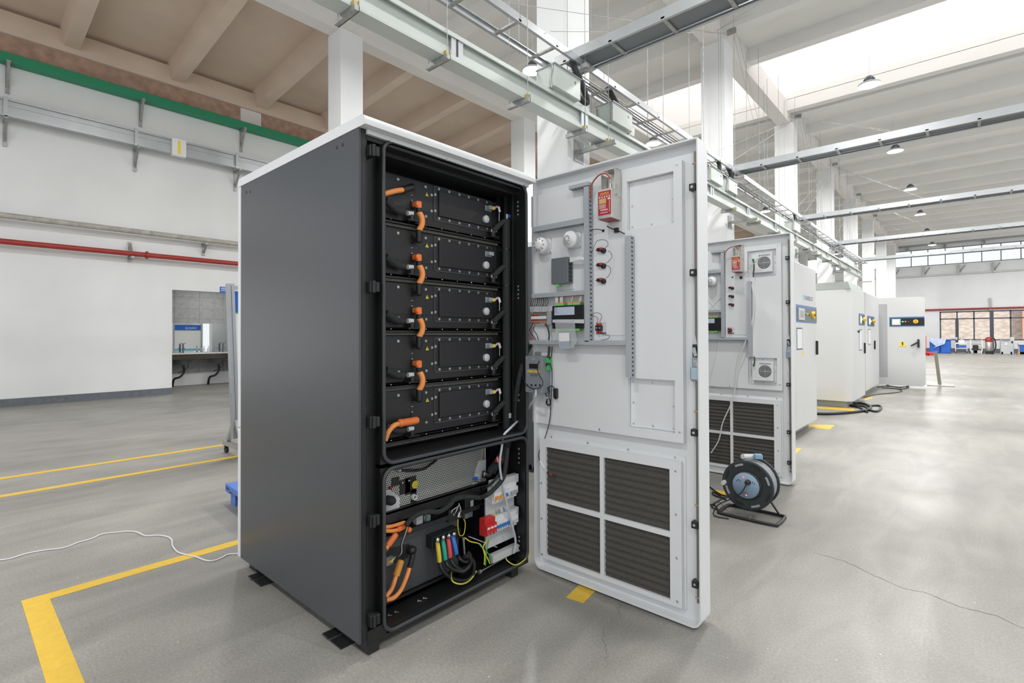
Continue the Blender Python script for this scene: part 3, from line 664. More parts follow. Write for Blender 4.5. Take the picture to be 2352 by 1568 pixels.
for k in range(5):
    zt = tops[k]-.028; zb = RZ[k]+.010
    t = empty('battery_module', (XM, yL, zb), 'black battery module with flat cover plate, %s in the cabinet rack' % which[k], 'battery module', 'battery modules in the rack')
    MB().box(XM-.06, XM, yL, yR, zb, zt, 0, .002).build('front_plate', M_blk2, t)
    a = q3(885, 663, k); c = q3(989, 724, k)
    MB().box(XM, XM+.002, yL+.0, c.y, c.z, a.z, 0, .0006).build('left_cover', M_blk2, t)
    a = q3(996, 659, k); c = q3(1129, 741, k); yb2 = min(c.y, yR-.004)
    b = MB().prism(rrect(a.y, yb2, c.z, a.z, .012), 'x', XM, XM+.004, 0); b.build('access_cover', M_blk2, t)
    b = MB().ring(rrect(a.y, yb2, c.z, a.z, .012), rrect(a.y+.0012, yb2-.0012, c.z+.0012, a.z-.0012, .011), 'x', XM+.004, XM+.0048, 0); b.build('cover_edge', mat('pale_plate_edge', (.30, .30, .31), .35, .5), t)  # thin paler metallic line around the access cover
    e = q3(1006, 669, k); g = q3(1126, 731, k)
    MB().box(XM+.004, XM+.013, e.y, yb2-.006, g.z, e.z, 0, .003).build('raised_panel', M_blk2, t)
    P = [(914.7, 659), (978, 664.5), (992, 681), (992, 718), (979, 733), (916, 730)]
    screws(t, [q3(px, py, k, .0) for px, py in P], (1, 0, 0), .0048, .004)
    P = [(860+u/6.032, 560+v/6.03) for u, v in ((897, 628), (1040, 640), (1180, 653), (1310, 662), (1440, 676), (1563, 687), (900, 1040), (1043, 1045), (1181, 1050), (1317, 1053), (1443, 1057), (1566, 1060), (846, 717), (846, 943))]
    screws(t, [q3(px, py, k, .004) for px, py in P], (1, 0, 0), .0048, .004)
    # sticker
    p = q3(981, 682, k, .002); b = MB(); bolt_tri(b, p.y, p.z, .0105, XM+.0022, 0, 1); lab(b.build('warning_sticker', [M_yel, M_plast], t), 'yellow triangle with a black bolt')
    for s_, py in (('+', 703), ('-', 690)):
        p = q3(945.7, py, k); b = MB(); b.box(XM+.002, XM+.0028, p.y-.005, p.y+.005, p.z-.001, p.z+.001)
        if s_ == '+': b.box(XM+.002, XM+.0028, p.y-.001, p.y+.001, p.z-.005, p.z+.005)
        b.build('plus_mark' if s_ == '+' else 'minus_mark', M_wht, t)
    # breather cap
    p = q3(1115, 715, k, .013)
    b = MB().lathe((XM+.008, p.y, p.z), (1, 0, 0), [(0, .022), (.018, .022)], 0, 8); b.lathe((XM+.026, p.y, p.z), (1, 0, 0), [(0, .022), (.003, .019), (.004, 0)], 0, 8); b.build('vent_cap', M_lgrey, t)
    # signal plug
    p = q3(1119, 689, k); cw = .022
    b = MB().box(XM+.012, XM+.042, p.y-cw, p.y+cw*.75, p.z-.011, p.z+.011, 0, .003); b.box(XM+.006, XM+.014, p.y-cw-.006, p.y+cw, p.z-.015, p.z+.015, 0); b.build('signal_plug', M_grey, t)
    if k != 1:
        b = MB(); b.box(XM+.03, XM+.046, p.y+.002, p.y+.020, p.z-.008, p.z+.008, 2)
        e0 = Vector((XM+.042, p.y+.018, p.z))
        for i in range(3): b.tube([e0+V((0, 0, (i-1)*.004)), e0+V((.005, .02, .012+(i-1)*.004)), e0+V((-.01, .05, .004+(i-1)*.002)), e0+V((-.02, .06, -.06))], .002, (0, 1, 0)[i], 5)
        b.build('signal_wires', [M_wht, M_red, M_yel], t)
        MB().cbox(e0+V((.006, .034, .0)), (.002, .016, .030), 0, 0, R=Matrix.Rotation(.35, 3, 'X')).build('wire_tag', M_paper, t)
    # terminals
    p = q3(950, 712, k)
    if k != 4 or True:
        m_ = M_or2
        b = MB(); b.box(XM, XM+.006, p.y-.02, p.y+.014, p.z-.020, p.z+.018, 1)
        b.build('terminal_base', [M_plast, M_plast], t)
    p = q3(953, 672, k); MB().box(XM, XM+.006, p.y-.022, p.y+.012, p.z-.020, p.z+.020, 0).build('terminal_base', M_plast, t)
    # hose fittings
    p = q3(937, 741, k)
    b = MB().cyl((XM+.03, p.y, p.z), (XM+.03, p.y, p.z+.018), .012, 0, 12); b.cyl((XM+.03, p.y, p.z+.008), (XM+.03, p.y-.025, p.z+.008), .012, 0, 12); lab(b.build('coolant_elbow', M_lgrey, t), 'pale grey hose elbow')
    b = MB().cyl((XM+.03, p.y, p.z-.024), (XM+.03, p.y, p.z+.002), .014, 0, 12); b.box(XM, XM+.05, p.y-.032, p.y+.032, p.z-.030, p.z-.024); b.build('coolant_coupling', M_plast, t)
    p = q3(1124, 744, k)
    b = MB().cyl((XM+.03, p.y, p.z), (XM+.03, p.y, p.z+.018), .012, 0, 12); b.cyl((XM+.03, p.y, p.z+.010), (XM+.03, p.y+.022, p.z+.014), .012, 0, 12); lab(b.build('coolant_elbow', M_lgrey, t), 'pale grey hose elbow')
    b = MB().cyl((XM+.03, p.y, p.z-.024), (XM+.03, p.y, p.z+.002), .014, 0, 12); b.box(XM, XM+.05, p.y-.03, p.y+.034, p.z-.030, p.z-.024); b.build('coolant_coupling', M_plast, t)
    # rail under the module, part of the rack
    zr = RZ[k]
    b = MB(); b.box(XM-.02, XM+.024, yL, yR+.02, zr-.004, zr+.002, 0); b.box(XM+.02, XM+.024, yL, yR+.0, zr-.012, zr+.002, 0); b.box(XM-.01, XM+.012, yL, yR-.02, zr-.026, zr-.014, 1)
    r = b.build('rack_shelf', [M_blk2, mat('dusty_foam_strip', (.12, .115, .10), .95, var=.4, scale=120)], cab)
    screws(cab, [(XM+.016, y, zr+.002) for y in [yL+.03+.105*i for i in range(8)]], (0, 0, 1), .004, .004)

# orange links between modules, end cables
def sleeve(t, p, q, r=.014): MB().cyl(p, q, r, 0, 12).build('black_sleeve', M_plast, t)
for k in range(4):
    u = q3(950, 714.5, k); l = q3(953, 672, k+1); x = XM+.038
    t = empty('orange_link_cable', (XM, u.y, l.z), 'short bowed orange power link between battery modules, %s of four' % ('topmost', 'second', 'third', 'lowest')[k], 'cable', 'orange links joining the battery modules')
    yy = u.y+.004
    b = MB().box(XM+.006, XM+.05, yy-.022, yy+.012, u.z-.010, u.z+.016, 0, .008); b.cyl((XM+.036, yy, u.z-.016), (XM+.036, yy, u.z+.012), .0155, 0, 14); b.lathe((XM+.036, yy, u.z+.012), (0, 0, 1), [(0, .0155), (.005, .013), (.008, .004), (.008, 0)], 0, 14); lab(b.build('plug', M_or2, t), 'orange angled plug')
    sleeve(t, (x, yy, u.z-.016), (x, yy+.001, u.z-.038), .0155)
    zt_, zb_ = u.z-.036, l.z+.042
    b = MB().tube([(x, yy+.001, zt_), (x+.008, yy+.010, zt_*.75+zb_*.25), (x+.010, yy+.013, (zt_+zb_)/2), (x+.008, yy+.009, zt_*.25+zb_*.75), (x, yy-.001, zb_)], .0145, 0, 12); b.build('cable', M_or, t)
    sleeve(t, (x, yy-.001, zb_+.002), (x, yy-.001, l.z-.0), .0155)
    b = MB().lathe((x, yy-.001, l.z), (0, 0, -1), [(0, .0155), (.012, .0155), (.018, .010), (.02, 0)], 0, 14); b.box(XM+.006, x, yy-.015, yy+.012, l.z-.012, l.z+.006); b.build('plug', M_plast, t)
# top end cable
a = fm(948, 429, .035); c = fm(925, 436, .04)
t = empty('orange_power_cable', (XM, c.y, c.z-.02), 'orange cable with black plug entering the topmost battery module', 'cable')
MB().cyl(c, a, .017, 0, 14).lathe(a, (a-c), [(0, .017), (.006, .014), (.009, 0)], 0, 14).build('plug', M_plast, t)
e = fm(886, 444, .05); MB().tube([c, (c+e)/2+V((.004, 0, .002)), e, e+V((.0, -.04, -.012))], .0125, 0, 12).build('cable', M_or, t)
a = fm(957, 965, .035); c = fm(922, 971, .045); e = fm(887, 1004, .05)
t = empty('orange_power_cable', (XM, c.y, c.z-.1), 'orange cable with orange plug leaving the lowest battery module', 'cable')
MB().cyl(c, a, .018, 0, 14).lathe(a, (a-c), [(0, .018), (.006, .014), (.009, 0)], 0, 14).lathe(c, (c-a), [(0, .020), (.01, .020), (.02, .014)], 0, 14).build('plug', M_or2, t)
MB().tube([c, fm(905, 977, .05), fm(893, 990, .052), e, fm(884, 1012, .05)], .0125, 0, 12).build('cable', M_or, t)
# coolant pipework: riser on the right, branches, short hoses on the left
yp = fm(1163, 700, .05).y; xp = XM+.05
t = empty('coolant_riser', (xp, yp, .4), 'thick black insulated vertical coolant pipe right of the battery modules', 'pipe')
zt = fm(1166, 505, .05).z; zb = .56
MB().tube([(xp, yp, zt), (xp, yp+.0, 1.6), (xp+.002, yp-.002, 1.2), (xp, yp, .80)], .0235, 0, 14).build('riser', M_foam, t)
for z in (1.83, 1.62, 1.18): MB().cyl((xp, yp, z), (xp, yp, z+.012), .0255, 0, 14).build('tape_band', M_plast, t)
p = fm(1167, 498, .05); b = MB().cyl((xp, yp, zt), (xp, yp, zt+.03), .012, 0, 12).cyl((xp, yp, zt+.03), (xp, yp, zt+.045), .006, 0, 10); b.build('bleed_valve', M_lgrey, t)
MB().box(xp-.008, xp+.01, yp+.012, yp+.032, zt+.012, zt+.032, 0, .003).build('valve_cap', M_blue, t)
for k in range(5):
    p = q3(1124, 744, k, .03)+V((0, .02, .014)); e = Vector((xp, yp-.01, p.z+.052))
    MB().tube([p, p+V((0, .02, .002)), p+V((.004, .042, .022)), e+V((0, -.02, .0)), e], .0155, 0, 12).build('branch_hose', M_foam, t)
MB().box(xp+.0235, xp+.0245, yp-.008, yp+.012, .86, .888).build('pipe_label', M_paper, t)
for k in range(5):
    p = q3(937, 741, k, .03)+V((0, -.025, .008)); 
    o = MB().tube([p, p+V((0, -.035, .002)), p+V((.004, -.07, .014)), p+V((.01, -.11, .035))], .0165, 0, 12).build('coolant_hose', M_foam)
    tag(o, 'short black coolant hose at the left of the %s battery module' % which[k], 'hose', 'black coolant hoses left of the modules')
    MB
o = MB().tube([at(1219, 790, y=2.29), at(1206, 818, y=2.25), at(1192, 870, y=2.20), at(1183, 930, x=XM+.09), at(1180, 970, x=XM+.09), at(1172, 1000, x=XM+.09), V((xp+.04, yp+.04, .74))], .014, 0, 12).build('cable_sleeve', M_foam)
tag(o, 'black corrugated cable sleeve running from the door hinge down inside the cabinet', 'cable')
# loose signal connector hanging on the riser
p = at(1181, 612, x=XM+.075)
t = empty('loose_connector', p, 'loose white and green signal connector hanging by its wires on the riser', 'connector')
MB().cbox(p, (.012, .028, .022), 0, .002, R=Matrix.Rotation(.4, 3, 'X')).build('plug', M_lgrey, t)
MB().cbox(p-V((-.001, 0, .010)), (.0125, .026, .006), 0).build('green_seal', M_green, t)
b = MB(); 
for i in range(3): b.tube([p+V((0, -.004+.004*i, .01)), p+V((.004, .002*i, .03)), p+V((-.01, -.01, .055))], .002, i % 2, 5)
b.build('wires', [M_wht, M_red], t)
# debris strip and scratches on the sill
b = MB().box(XM+.02, XF-.075, yL+.02, yR-.02, ZMS+.0005, ZMS+.002); lab(b.build('sill_protection_film', mat('scuffed_clear_film', (.11, .125, .14), .25, var=.9, scale=60), cab), 'shiny scuffed film on the sill')
# ------------------------------------------------------------------ lower bay
# chiller with pale perforated front
zc0, zc1 = fm(887, 1174).z+.004, ZMS-.03; yc1 = fm(1106, 1080).y
t = empty('chiller_unit', (XM, yL, zc0), 'pale perforated chiller unit in the top of the lower bay', 'chiller')
MB().box(XM-.3, XM-.001, yL, yc1+.035, zc0, zc1+.01).build('housing', M_lgrey, t)
MB().box(XM-.001, XM+.003, yL+.0, yc1, zc0, zc1).build('perforated_panel', M_perf, t)
MB().box(XM-.001, XM+.010, yc1, yc1+.014, zc0+.12, zc1).build('edge_trim', M_ss, t)
a = fm(1080, 1095); MB().prism([(yc1-.075, zc0), (yc1+.03, zc0), (yc1+.03, zc0+.12), (yc1-.03, zc0+.12), (yc1-.055, zc0+.06)], 'x', XM+.003, XM+.006).build('corner_plate', M_lgrey, t)
def P5(u, v, d=0.): return fm(860+u/6.19, 1000+v/6.19, d)
a, c = P5(165, 830), P5(345, 1050); MB().prism([(yL, P5(165, 1080).z+.01), (c.y, P5(345, 1040).z), (P5(345, 870).y, P5(345, 870).z), (P5(200, 760).y, P5(200, 760).z), (yL, P5(165, 760).z)], 'x', XM+.003, XM+.007).build('blank_plate', M_lgrey, t)
for (u0, v0, u1, v1) in ((235, 600, 345, 700), (350, 640, 500, 800), (430, 600, 585, 800), (510, 770, 590, 960)):
    a = P5(u0, v0); c = P5(u1, v1); MB().box(XM+.003, XM+.005, a.y, c.y, c.z, a.z).build('cutout', M_plast, t)
for u, v in ((400, 670), (490, 640)): p = P5(u, v, .005); MB().lathe(p, (1, 0, 0), [(0, .006), (.004, .006), (.004, .0)], 0, 14).build('pressure_gauge', M_ss, t)
p = P5(225, 740, .006); MB().lathe(p, (1, 0, 0), [(0, .008), (.006, .008), (.008, .004), (.008, 0)], 0, 14).build('red_knob', mat('dark_red_knob', (.30, .03, .03), .3), t)
p = P5(550, 870, .005); MB().lathe(p, (1, 0, 0), [(0, .014), (.02, .014), (.02, .009), (.005, .009)], 0, 16).build('hose_outlet', M_lgrey, t)
p = P5(572, 695, .006); b = MB().lathe(p, (1, 0, 0), [(0, .013), (.002, .0195), (.005, .0195), (.005, 0)], 0, 24)
for i in range(4): b.box(p.x+.005, p.x+.0056, p.y-.010, p.y+.010, p.z+.006-.005*i, p.z+.0072-.005*i, 1)
lab(b.build('filler_cap', [M_yel, mat('sticker_text', (.3, .22, .02), .6)], t), 'round yellow printed filler cap')
b = MB().tube([P5(350, 490, .02), P5(500, 500, .03), P5(680, 480, .03), P5(800, 410, .03), P5(880, 340, .02), P5(900, 250, .0)], .0065, 0, 10); b.build('black_hose', M_plast, t)
for u in (350, 520): 
    p = P5(u, 495, .025); MB().cyl(p-V((0, .006, 0)), p+V((0, .006, 0)), .010, 0, 12).build('hose_clip', M_ss, t)
p = P5(530, 1020, .01); MB().cyl(p+V((0, -.022, .006)), p, .0075, 0, 12).build('drain_nozzle', M_lgrey, t)
MB().lathe(fm(889, 1148, .01), (1, .3, 0), [(0, .022), (.03, .022), (.045, .012), (.048, 0)], 0, 14).build('left_hose_end', M_foam, t)
# thick insulated outlet with clamp, strap and valve
t = empty('chiller_outlet_hose', (XM, yc1, .5), 'thick black insulated hose elbow with red tag at the right of the chiller', 'hose')
a = P5(1530, 545, .01); c = P5(1610, 560, .03); d = P5(1680, 480, .045); e = P5(1790, 330, .06); g = P5(1870, 150, .05)
MB().cyl(a, c, .019, 0, 16).build('clamp_collar', M_plast, t); MB().cyl(a+(c-a)*.3, a+(c-a)*.4, .0205, 0, 16).build('hose_clamp', M_ss, t)
MB().tube([c-(c-a)*.2, c+V((.01, .006, 0)), d-V((0, .01, .012))], .017, 0, 12).build('elbow', M_plast, t)
MB().tube([d-V((0, .012, .02)), d, e, g, g+V((0, .006, .04)), V((xp, yp, ZMS+.02))], .026, 0, 14).build('insulated_hose', M_foam, t)
p = P5(1765, 345, .086); R_ = Matrix.Rotation(-.55, 3, 'X')
b = MB().cbox(p, (.003, .046, .036), 0, 0, R=R_); b.cbox(p+V((.002, -.010, .004)), (.001, .008, .028), 1, 0, R=Matrix.Rotation(.4, 3, 'X')); b.cbox(p+V((.002, .006, -.002)), (.001, .003, .020), 1, 0, R=R_); b.cbox(p+V((.002, .012, -.004)), (.001, .003, .020), 1, 0, R=R_)
lab(b.build('tag', [M_red, M_wht], t), 'red tag with white arrows')
p = P5(1440, 610, .02); t2 = empty('drain_valve', p, 'small brass drain valve with blue handle beside the chiller hose', 'valve')
MB().box(p.x-.01, p.x+.008, p.y-.012, p.y+.012, p.z-.008, p.z+.009, 0, .003).build('handle', M_blue, t2)
MB().cyl(p+V((-.01, -.01, -.012)), p+V((0, .045, -.022)), .006, 0, 10).cyl(p+V((0, .030, -.018)), p+V((0, .05, -.022)), .009, 0, 10).build('valve_body', M_ss, t2)
# beam shelf under the chiller
b = MB(); b.box(XM-.30, XM+.030, yL, YR-.05, zc0-.010, zc0-.002); b.box(XM+.024, XM+.030, yL, yc1+.01, zc0-.055, zc0-.002, 0); b.box(XM-.02, XM+.045, yL, yc1-.02, zc0-.110, zc0-.104, 0); b.box(XM+.04, XM+.046, yL, yc1-.06, zc0-.128, zc0-.104)
b.build('cross_shelf', M_blk2, cab)
# long corrugated loom
L5 = [(450, 1270), (520, 1190), (620, 1120), (760, 1080), (900, 1085), (1000, 1040), (1090, 970), (1130, 910), (1240, 875), (1380, 875), (1500, 880), (1620, 830), (1740, 720), (1830, 600), (1860, 450), (1880, 300), (1890, 180)]
o = MB().tube([P5(u, v, .075 if i < 9 else (.11 if i < 11 else .155)) for i, (u, v) in enumerate(L5)], .0125, 0, 10).build('corrugated_loom', M_foam); tag(o, 'long black corrugated cable loom sagging across the lower bay', 'cable')
for i, off in enumerate((.012, .022)):
    b = MB().tube([P5(u, v, .06 if u < 1550 else .14)+V((0, 0, off)) for u, v in ((1380, 820), (1500, 800), (1600, 770), (1700, 690), (1790, 560))], .004, 0, 6); tag(b.build('thin_black_cable', M_plast), 'thin black cable running above the corrugated loom, %s one' % ('lower' if i == 0 else 'upper'), 'cable', 'thin cables above the loom')
# contactors cluster in the middle
def P6(u, v, d=0.): return fm(860+u/4.9, 1180+v/4.9, d)
def thing_box(name, lbl, cat, px0, py0, px1, py1, d0, d1, m, f=P6, bev=.002, group=None):
    a = f(px0, py0, d1); c = f(px1, py1, d1)
    o = MB().box(XM+d0, XM+d1, a.y, c.y, c.z, a.z, 0, bev).build(name, m); return tag(o, lbl, cat, group)
t = empty('fuse_block', P5(660, 1220, .03), 'white labelled fuse block with bare lug below the loom', 'fuse')
a, c = P5(600, 1160, .03), P5(690, 1270, .03); b = MB().box(XM, XM+.03, a.y, c.y, c.z, a.z, 0, .002)
for i in range(4): b.box(XM+.03, XM+.0305, a.y+.002, c.y-.004, a.z-.006-.004*i, a.z-.007-.004*i, 1)
b.build('body', [M_lgrey, M_dgrey], t)
a, c = P5(705, 1150, .02), P5(722, 1290, .02); MB().box(XM, XM+.02, a.y, c.y, c.z, a.z).build('lug', M_ss, t)
p = P5(672, 1320, .02); MB().lathe(p, (1, 0, 0), [(0, .006), (.004, .006), (.004, 0)], 0, 12).build('stud', M_ss, t)
t = empty('circuit_relay', P5(770, 1200, .03), 'small pale green edged relay to the right of the fuse block', 'relay')
a, c = P5(745, 1140, .03), P5(800, 1285, .03); MB().box(XM, XM+.03, a.y, c.y, c.z, a.z, 0, .002).build('body', mat('blue_grey_relay', (.20, .27, .30), .5), t)
MB().box(XM+.03, XM+.033, a.y+.003, c.y-.002, a.z-.008, a.z-.002).build('terminal', M_green, t)
t = empty('contactor', P5(1160, 1130, .05), 'black contactor with silver screws and white wires under the loom', 'contactor')
a, c = P5(1060, 1060, .05), P5(1240, 1180, .05); MB().box(XM, XM+.05, a.y, c.y, c.z, a.z, 0, .004).build('body', M_plast, t)
b = MB()
for i in range(5): b.tube([P5(1090+30*i, 1100, .052), P5(1110+30*i, 1060+10*(i % 2), .06), P5(1200, 1000-10*i, .055)], .0018, i % 2, 5)
b.build('wires', [M_wht, M_plast], t); screws(t, [P5(u, v, .05) for u, v in ((1100, 1080), (1130, 1120), (1200, 1090), (1220, 1150))], (1, 0, 0), .004)
MB().cbox(P5(1200, 1130, .058), (.002, .010, .022), 0, 0, R=Matrix.Rotation(-.4, 3, 'X')).build('paper_tag', M_paper, t)
t = empty('din_relay', P5(1390, 960, .04), 'black stepped relay block at the right end of the loom', 'relay')
a, c = P5(1290, 910, .04), P5(1415, 1060, .04); MB().box(XM, XM+.04, a.y, c.y, c.z, a.z, 0, .003).build('body', M_plast, t)
a, c = P5(1370, 930, .045), P5(1410, 1000, .045); MB().box(XM+.04, XM+.045, a.y, c.y, c.z, a.z, 0, .001).build('window', M_grey, t)
a, c = P5(1290, 1070, .035), P5(1400, 1150, .035); MB().box(XM, XM+.035, a.y, c.y, c.z, a.z, 0, .003).build('socket', M_dgrey, t)
# power converter with black mesh front
zp0 = .085; zp1 = zc0-.135
t = empty('power_converter', (XM, yL, zp0), 'black power converter with fine mesh front at the bottom of the cabinet', 'power converter')
yr2 = fm(1052, 1200).y
MB().box(XM-.32, XM-.002, yL, yr2, zp0, zp1+.0).build('housing', M_black, t)
MB().box(XM-.002, XM+.002, yL, yr2, zp0+.012, zp1-.0).build('mesh_front', M_mesh, t)
a, c = P6(150, 260, .004), P6(395, 470, .004); MB().prism([(yL, c.z-.01), (P6(380, 480).y, P6(380, 480).z), (P6(385, 330).y, P6(385, 330).z), (yL, P6(140, 390).z+.012)], 'x', XM+.002, XM+.005).build('connection_plate', M_blk2, t)
b = MB().box(XM+.0, XM+.03, yL, yr2+.05, zp0-.01, zp0+.006); b.box(XM+.026, XM+.030, yL, yr2+.05, zp0-.01, zp0+.016); b.build('front_rail', M_blk2, t)
# terminal strip with four coloured leads
t = empty('busbar_terminal', P6(800, 260, .04), 'black terminal strip with four round lugs above the coloured leads', 'terminal')
a, c = P6(640, 250, .05), P6(930, 370, .03)
p0, p1 = P6(655, 320, .04), P6(935, 240, .04); z0 = (p0.z+p1.z)/2
b = MB().box(XM, XM+.05, p0.y-.012, p1.y, z0-.022, z0+.040, 0, .002)
b.box(XM+.05, XM+.056, p0.y-.012, p1.y, z0+.030, z0+.040)
for i in range(5): y = p0.y+(p1.y-p0.y)*i/4; b.box(XM+.05, XM+.062, y-.002, y+.002, z0-.018, z0+.034)
b.build('strip', M_plast, t)
cols = [('yellow', mat('yellow_heatshrink', (.78, .60, .06), .45)), ('green', mat('green_heatshrink', (.03, .42, .28), .45)), ('red', mat('red_heatshrink', (.78, .09, .10), .45)), ('blue', mat('blue_heatshrink', (.06, .22, .68), .45))]
LD = [((712, 290), (712, 345), (733, 535), [(760, 620), (830, 700), (930, 745), (1040, 745), (1110, 680), (1120, 560), (1090, 500)]),
      ((774, 265), (772, 315), (798, 515), [(820, 570), (880, 620), (950, 640), (1010, 640), (1080, 560), (1070, 480), (1010, 480)]),
      ((835, 245), (832, 295), (852, 490), [(880, 550), (930, 600), (1000, 630), (1070, 590), (1080, 500)]),
      ((896, 225), (884, 270), (925, 455), [(960, 500), (1000, 530), (1050, 530), (1080, 480), (1060, 440)])]
for i, (lug, s0, s1, rest) in enumerate(LD):
    p = P6(*lug, .058); q = P6(*s0, .062); r_ = P6(*s1, .070)
    o = MB().lathe(p, (1, 0, 0), [(0, .011), (.004, .011), (.004, .006), (.010, .006), (.010, 0)], 0, 14).box(p.x, p.x+.003, p.y-.006, p.y+.006, q.z-.006, p.z, 0).build('lug', M_ss, t)
    t2 = empty('power_lead', r_, 'black power lead with %s sleeve curving down from the terminal strip' % cols[i][0], 'cable', 'coloured power leads at the bottom')
    MB().tube([q+V((0, 0, .006)), q, (q+r_)/2+V((.004, -.002, 0)), r_], .0115, 0, 12).build('coloured_sleeve', cols[i][1], t2)
    MB().tube([r_]+[P6(u, v, .085+.012*min(j, 5)+.004*i) for j, (u, v) in enumerate(rest)], .0100, 0, 12).build('lead', M_plast, t2)
# orange leads at the lower left
def olead(lbl, plug, path, pm=M_or2, rp=.018, rc=.011, pmat=None):
    a, c = [P6(*q, .045) for q in plug]
    t = empty('orange_battery_lead', c, lbl, 'cable', 'orange leads in the lower bay')
    MB().cyl(a, c, rp, 0, 14).lathe(a, (a-c), [(0, rp), (.008, rp*.75), (.011, 0)], 0, 14).build('plug', pm, t)
    if path: MB().tube([c]+[P6(u, v, .055) for u, v in path], rc, 0, 10).build('cable', M_or, t)
olead('upper orange cable of the pair entering from the left frame', ((330, 95), (240, 125)), [(180, 140), (120, 145)], M_or, .0085, .0085)
olead('lower orange cable of the pair with a short orange plug', ((325, 150), (260, 178)), [(200, 190), (120, 190)], M_or2, .013, .009)
p = P6(398, 180, .05); t = tag(MB().lathe(p-V((.02, 0, 0)), (1, 0, 0), [(0, .013), (.02, .013), (.026, .008), (.027, 0)], 0, 16).build('protective_plug', M_or2), 'round orange protective cap beside the loom end', 'cap')
olead('fat orange plug slanting down to the left frame edge', ((235, 235), (150, 350)), [(125, 400)], M_or2, .016, .012)
olead('orange plug hanging over the mesh with its cable bending left', ((295, 540), (245, 690)), [(225, 760), (190, 850), (130, 930)], mat('ochre_connector', (.72, .33, .06), .45), .0165, .0105)
olead('black elbow plug over the mesh with a long orange cable bending left', ((430, 470), (395, 600)), [(365, 700), (300, 850), (220, 940), (130, 970)], M_plast, .013, .0105)
p = P6(435, 415, .03); tag(MB().lathe(p-V((.02, 0, 0)), (1, 0, 0), [(0, .022), (.02, .022), (.03, .012), (.031, 0)], 0, 14).build('round_connector', M_plast), 'round black head of the elbow plug on the mesh', 'connector')
o = MB(); 
for i in range(4): o.tube([P6(370+6*i, 90, .07), P6(350+6*i, 180, .075), P6(300+5*i, 330, .07), P6(290+8*i, 430, .06), P6(230+18*i, 520-20*i, .05)], .0022, 1 if i == 2 else 0, 5)
tag(o.build('signal_wire_bundle', [M_plast, M_wht]), 'bundle of thin black and white wires hanging down at the left', 'wires', kind='stuff')
t = empty('ground_plate', P6(160, 520, .02), 'small metal plate with coloured wire ends at the lower left of the bay', 'terminal')
a, c = P6(135, 500, .02), P6(215, 560, .02); MB().box(XM+.005, XM+.02, a.y, c.y, c.z, a.z).build('plate', M_galvd, t)
b = MB()
for i in range(4): b.tube([P6(150+12*i, 525, .022), P6(170+10*i, 545, .035), P6(210+10*i, 500-8*i, .03)], .002, i, 5)
b.build('wire_ends', [M_yel, M_red, M_wht, M_green], t)
o = MB().tube([P6(940, 60, .06), P6(940, 140, .06), P6(945, 190, .06), P6(960, 240, .06), P6(1000, 235, .06), P6(1018, 170, .06), P6(1020, 90, .06), P6(1005, 60, .05)], .0024, 0, 6).build('yellow_wire', M_yel); tag(o, 'thin yellow wire looping by the terminal strip', 'wire')
o = MB().tube([P6(865, 650, .06), P6(870, 740, .13), P6(920, 780, .15), P6(1000, 785, .15), P6(1080, 740, .14), P6(1150, 640, .14)], .0038, 0, 6).build('earth_wire', mat('yellow_green_wire', (.62, .62, .06), .5)); tag(o, 'yellow green earth wire looping on the cabinet floor', 'wire')
p0, p1 = at(1102, 1313, z=.082), at(1160, 1280, z=.09)
t = empty('gas_strut', p0, 'bare metal door stay rod lying along the cabinet floor', 'rod'); MB().cyl(p0, p1, .0045, 0, 10).build('rod', M_ss, t); MB().cyl(p0-V((0, .008, 0)), p0+V((0, .008, 0)), .011, 0, 12).build('rod_end', M_galv, t)
t = empty('small_valve', P6(1005, 330, .05), 'upright bright metal tube right of the coloured leads', 'pipe'); MB().cyl(P6(1002, 290, .05), P6(1015, 465, .05), .0055, 0, 12).build('tube', M_ss, t); MB().cyl(P6(1000, 262, .05), P6(1002, 290, .05), .008, 0, 12).build('collar', M_galvd, t)
for i, (path, m_) in enumerate(([(1270, 280), (1240, 340), (1200, 370), (1080, 320), (1020, 270)], M_yel), ) if False else enumerate(([[(1275, 285), (1225, 370), (1240, 470), (1235, 570)], 0], [[(1285, 290), (1270, 380), (1255, 470), (1250, 580)], 1], [[(1180, 340), (1230, 400), (1290, 460), (1320, 560)], 1], [[(1020, 270), (1080, 310), (1180, 335), (1220, 390), (1300, 560)], 0])):
    o = MB().tube([P6(u, v, .12) for u, v in path], .0032, 0, 6).build('earth_wire', (M_yel, M_green)[m_] if True else None); tag(o, ('yellow', 'green')[m_]+' earth wire on the cabinet floor, %s of the crossing wires' % ('leftmost', 'second', 'third', 'longest')[i], 'wire', 'crossing earth wires')
# bolts and dirt on the floor of the bay
for i, (u, v) in enumerate(((165, 1130), (240, 1160), (500, 960), (560, 995))):
    p = P6(u, v, .09); p.z = .076; t = tag(MB().cyl(p, p+V((.012, .008, 0)), .003, 0, 8).cyl(p, p-V((.004, .003, 0)), .006, 0, 6).build('loose_bolt', M_steel), 'loose bolt on the cabinet floor, %s from the left' % ordn[i] if i else 'loose bolt in the left corner of the cabinet floor', 'bolt', 'loose bolts in the bay')
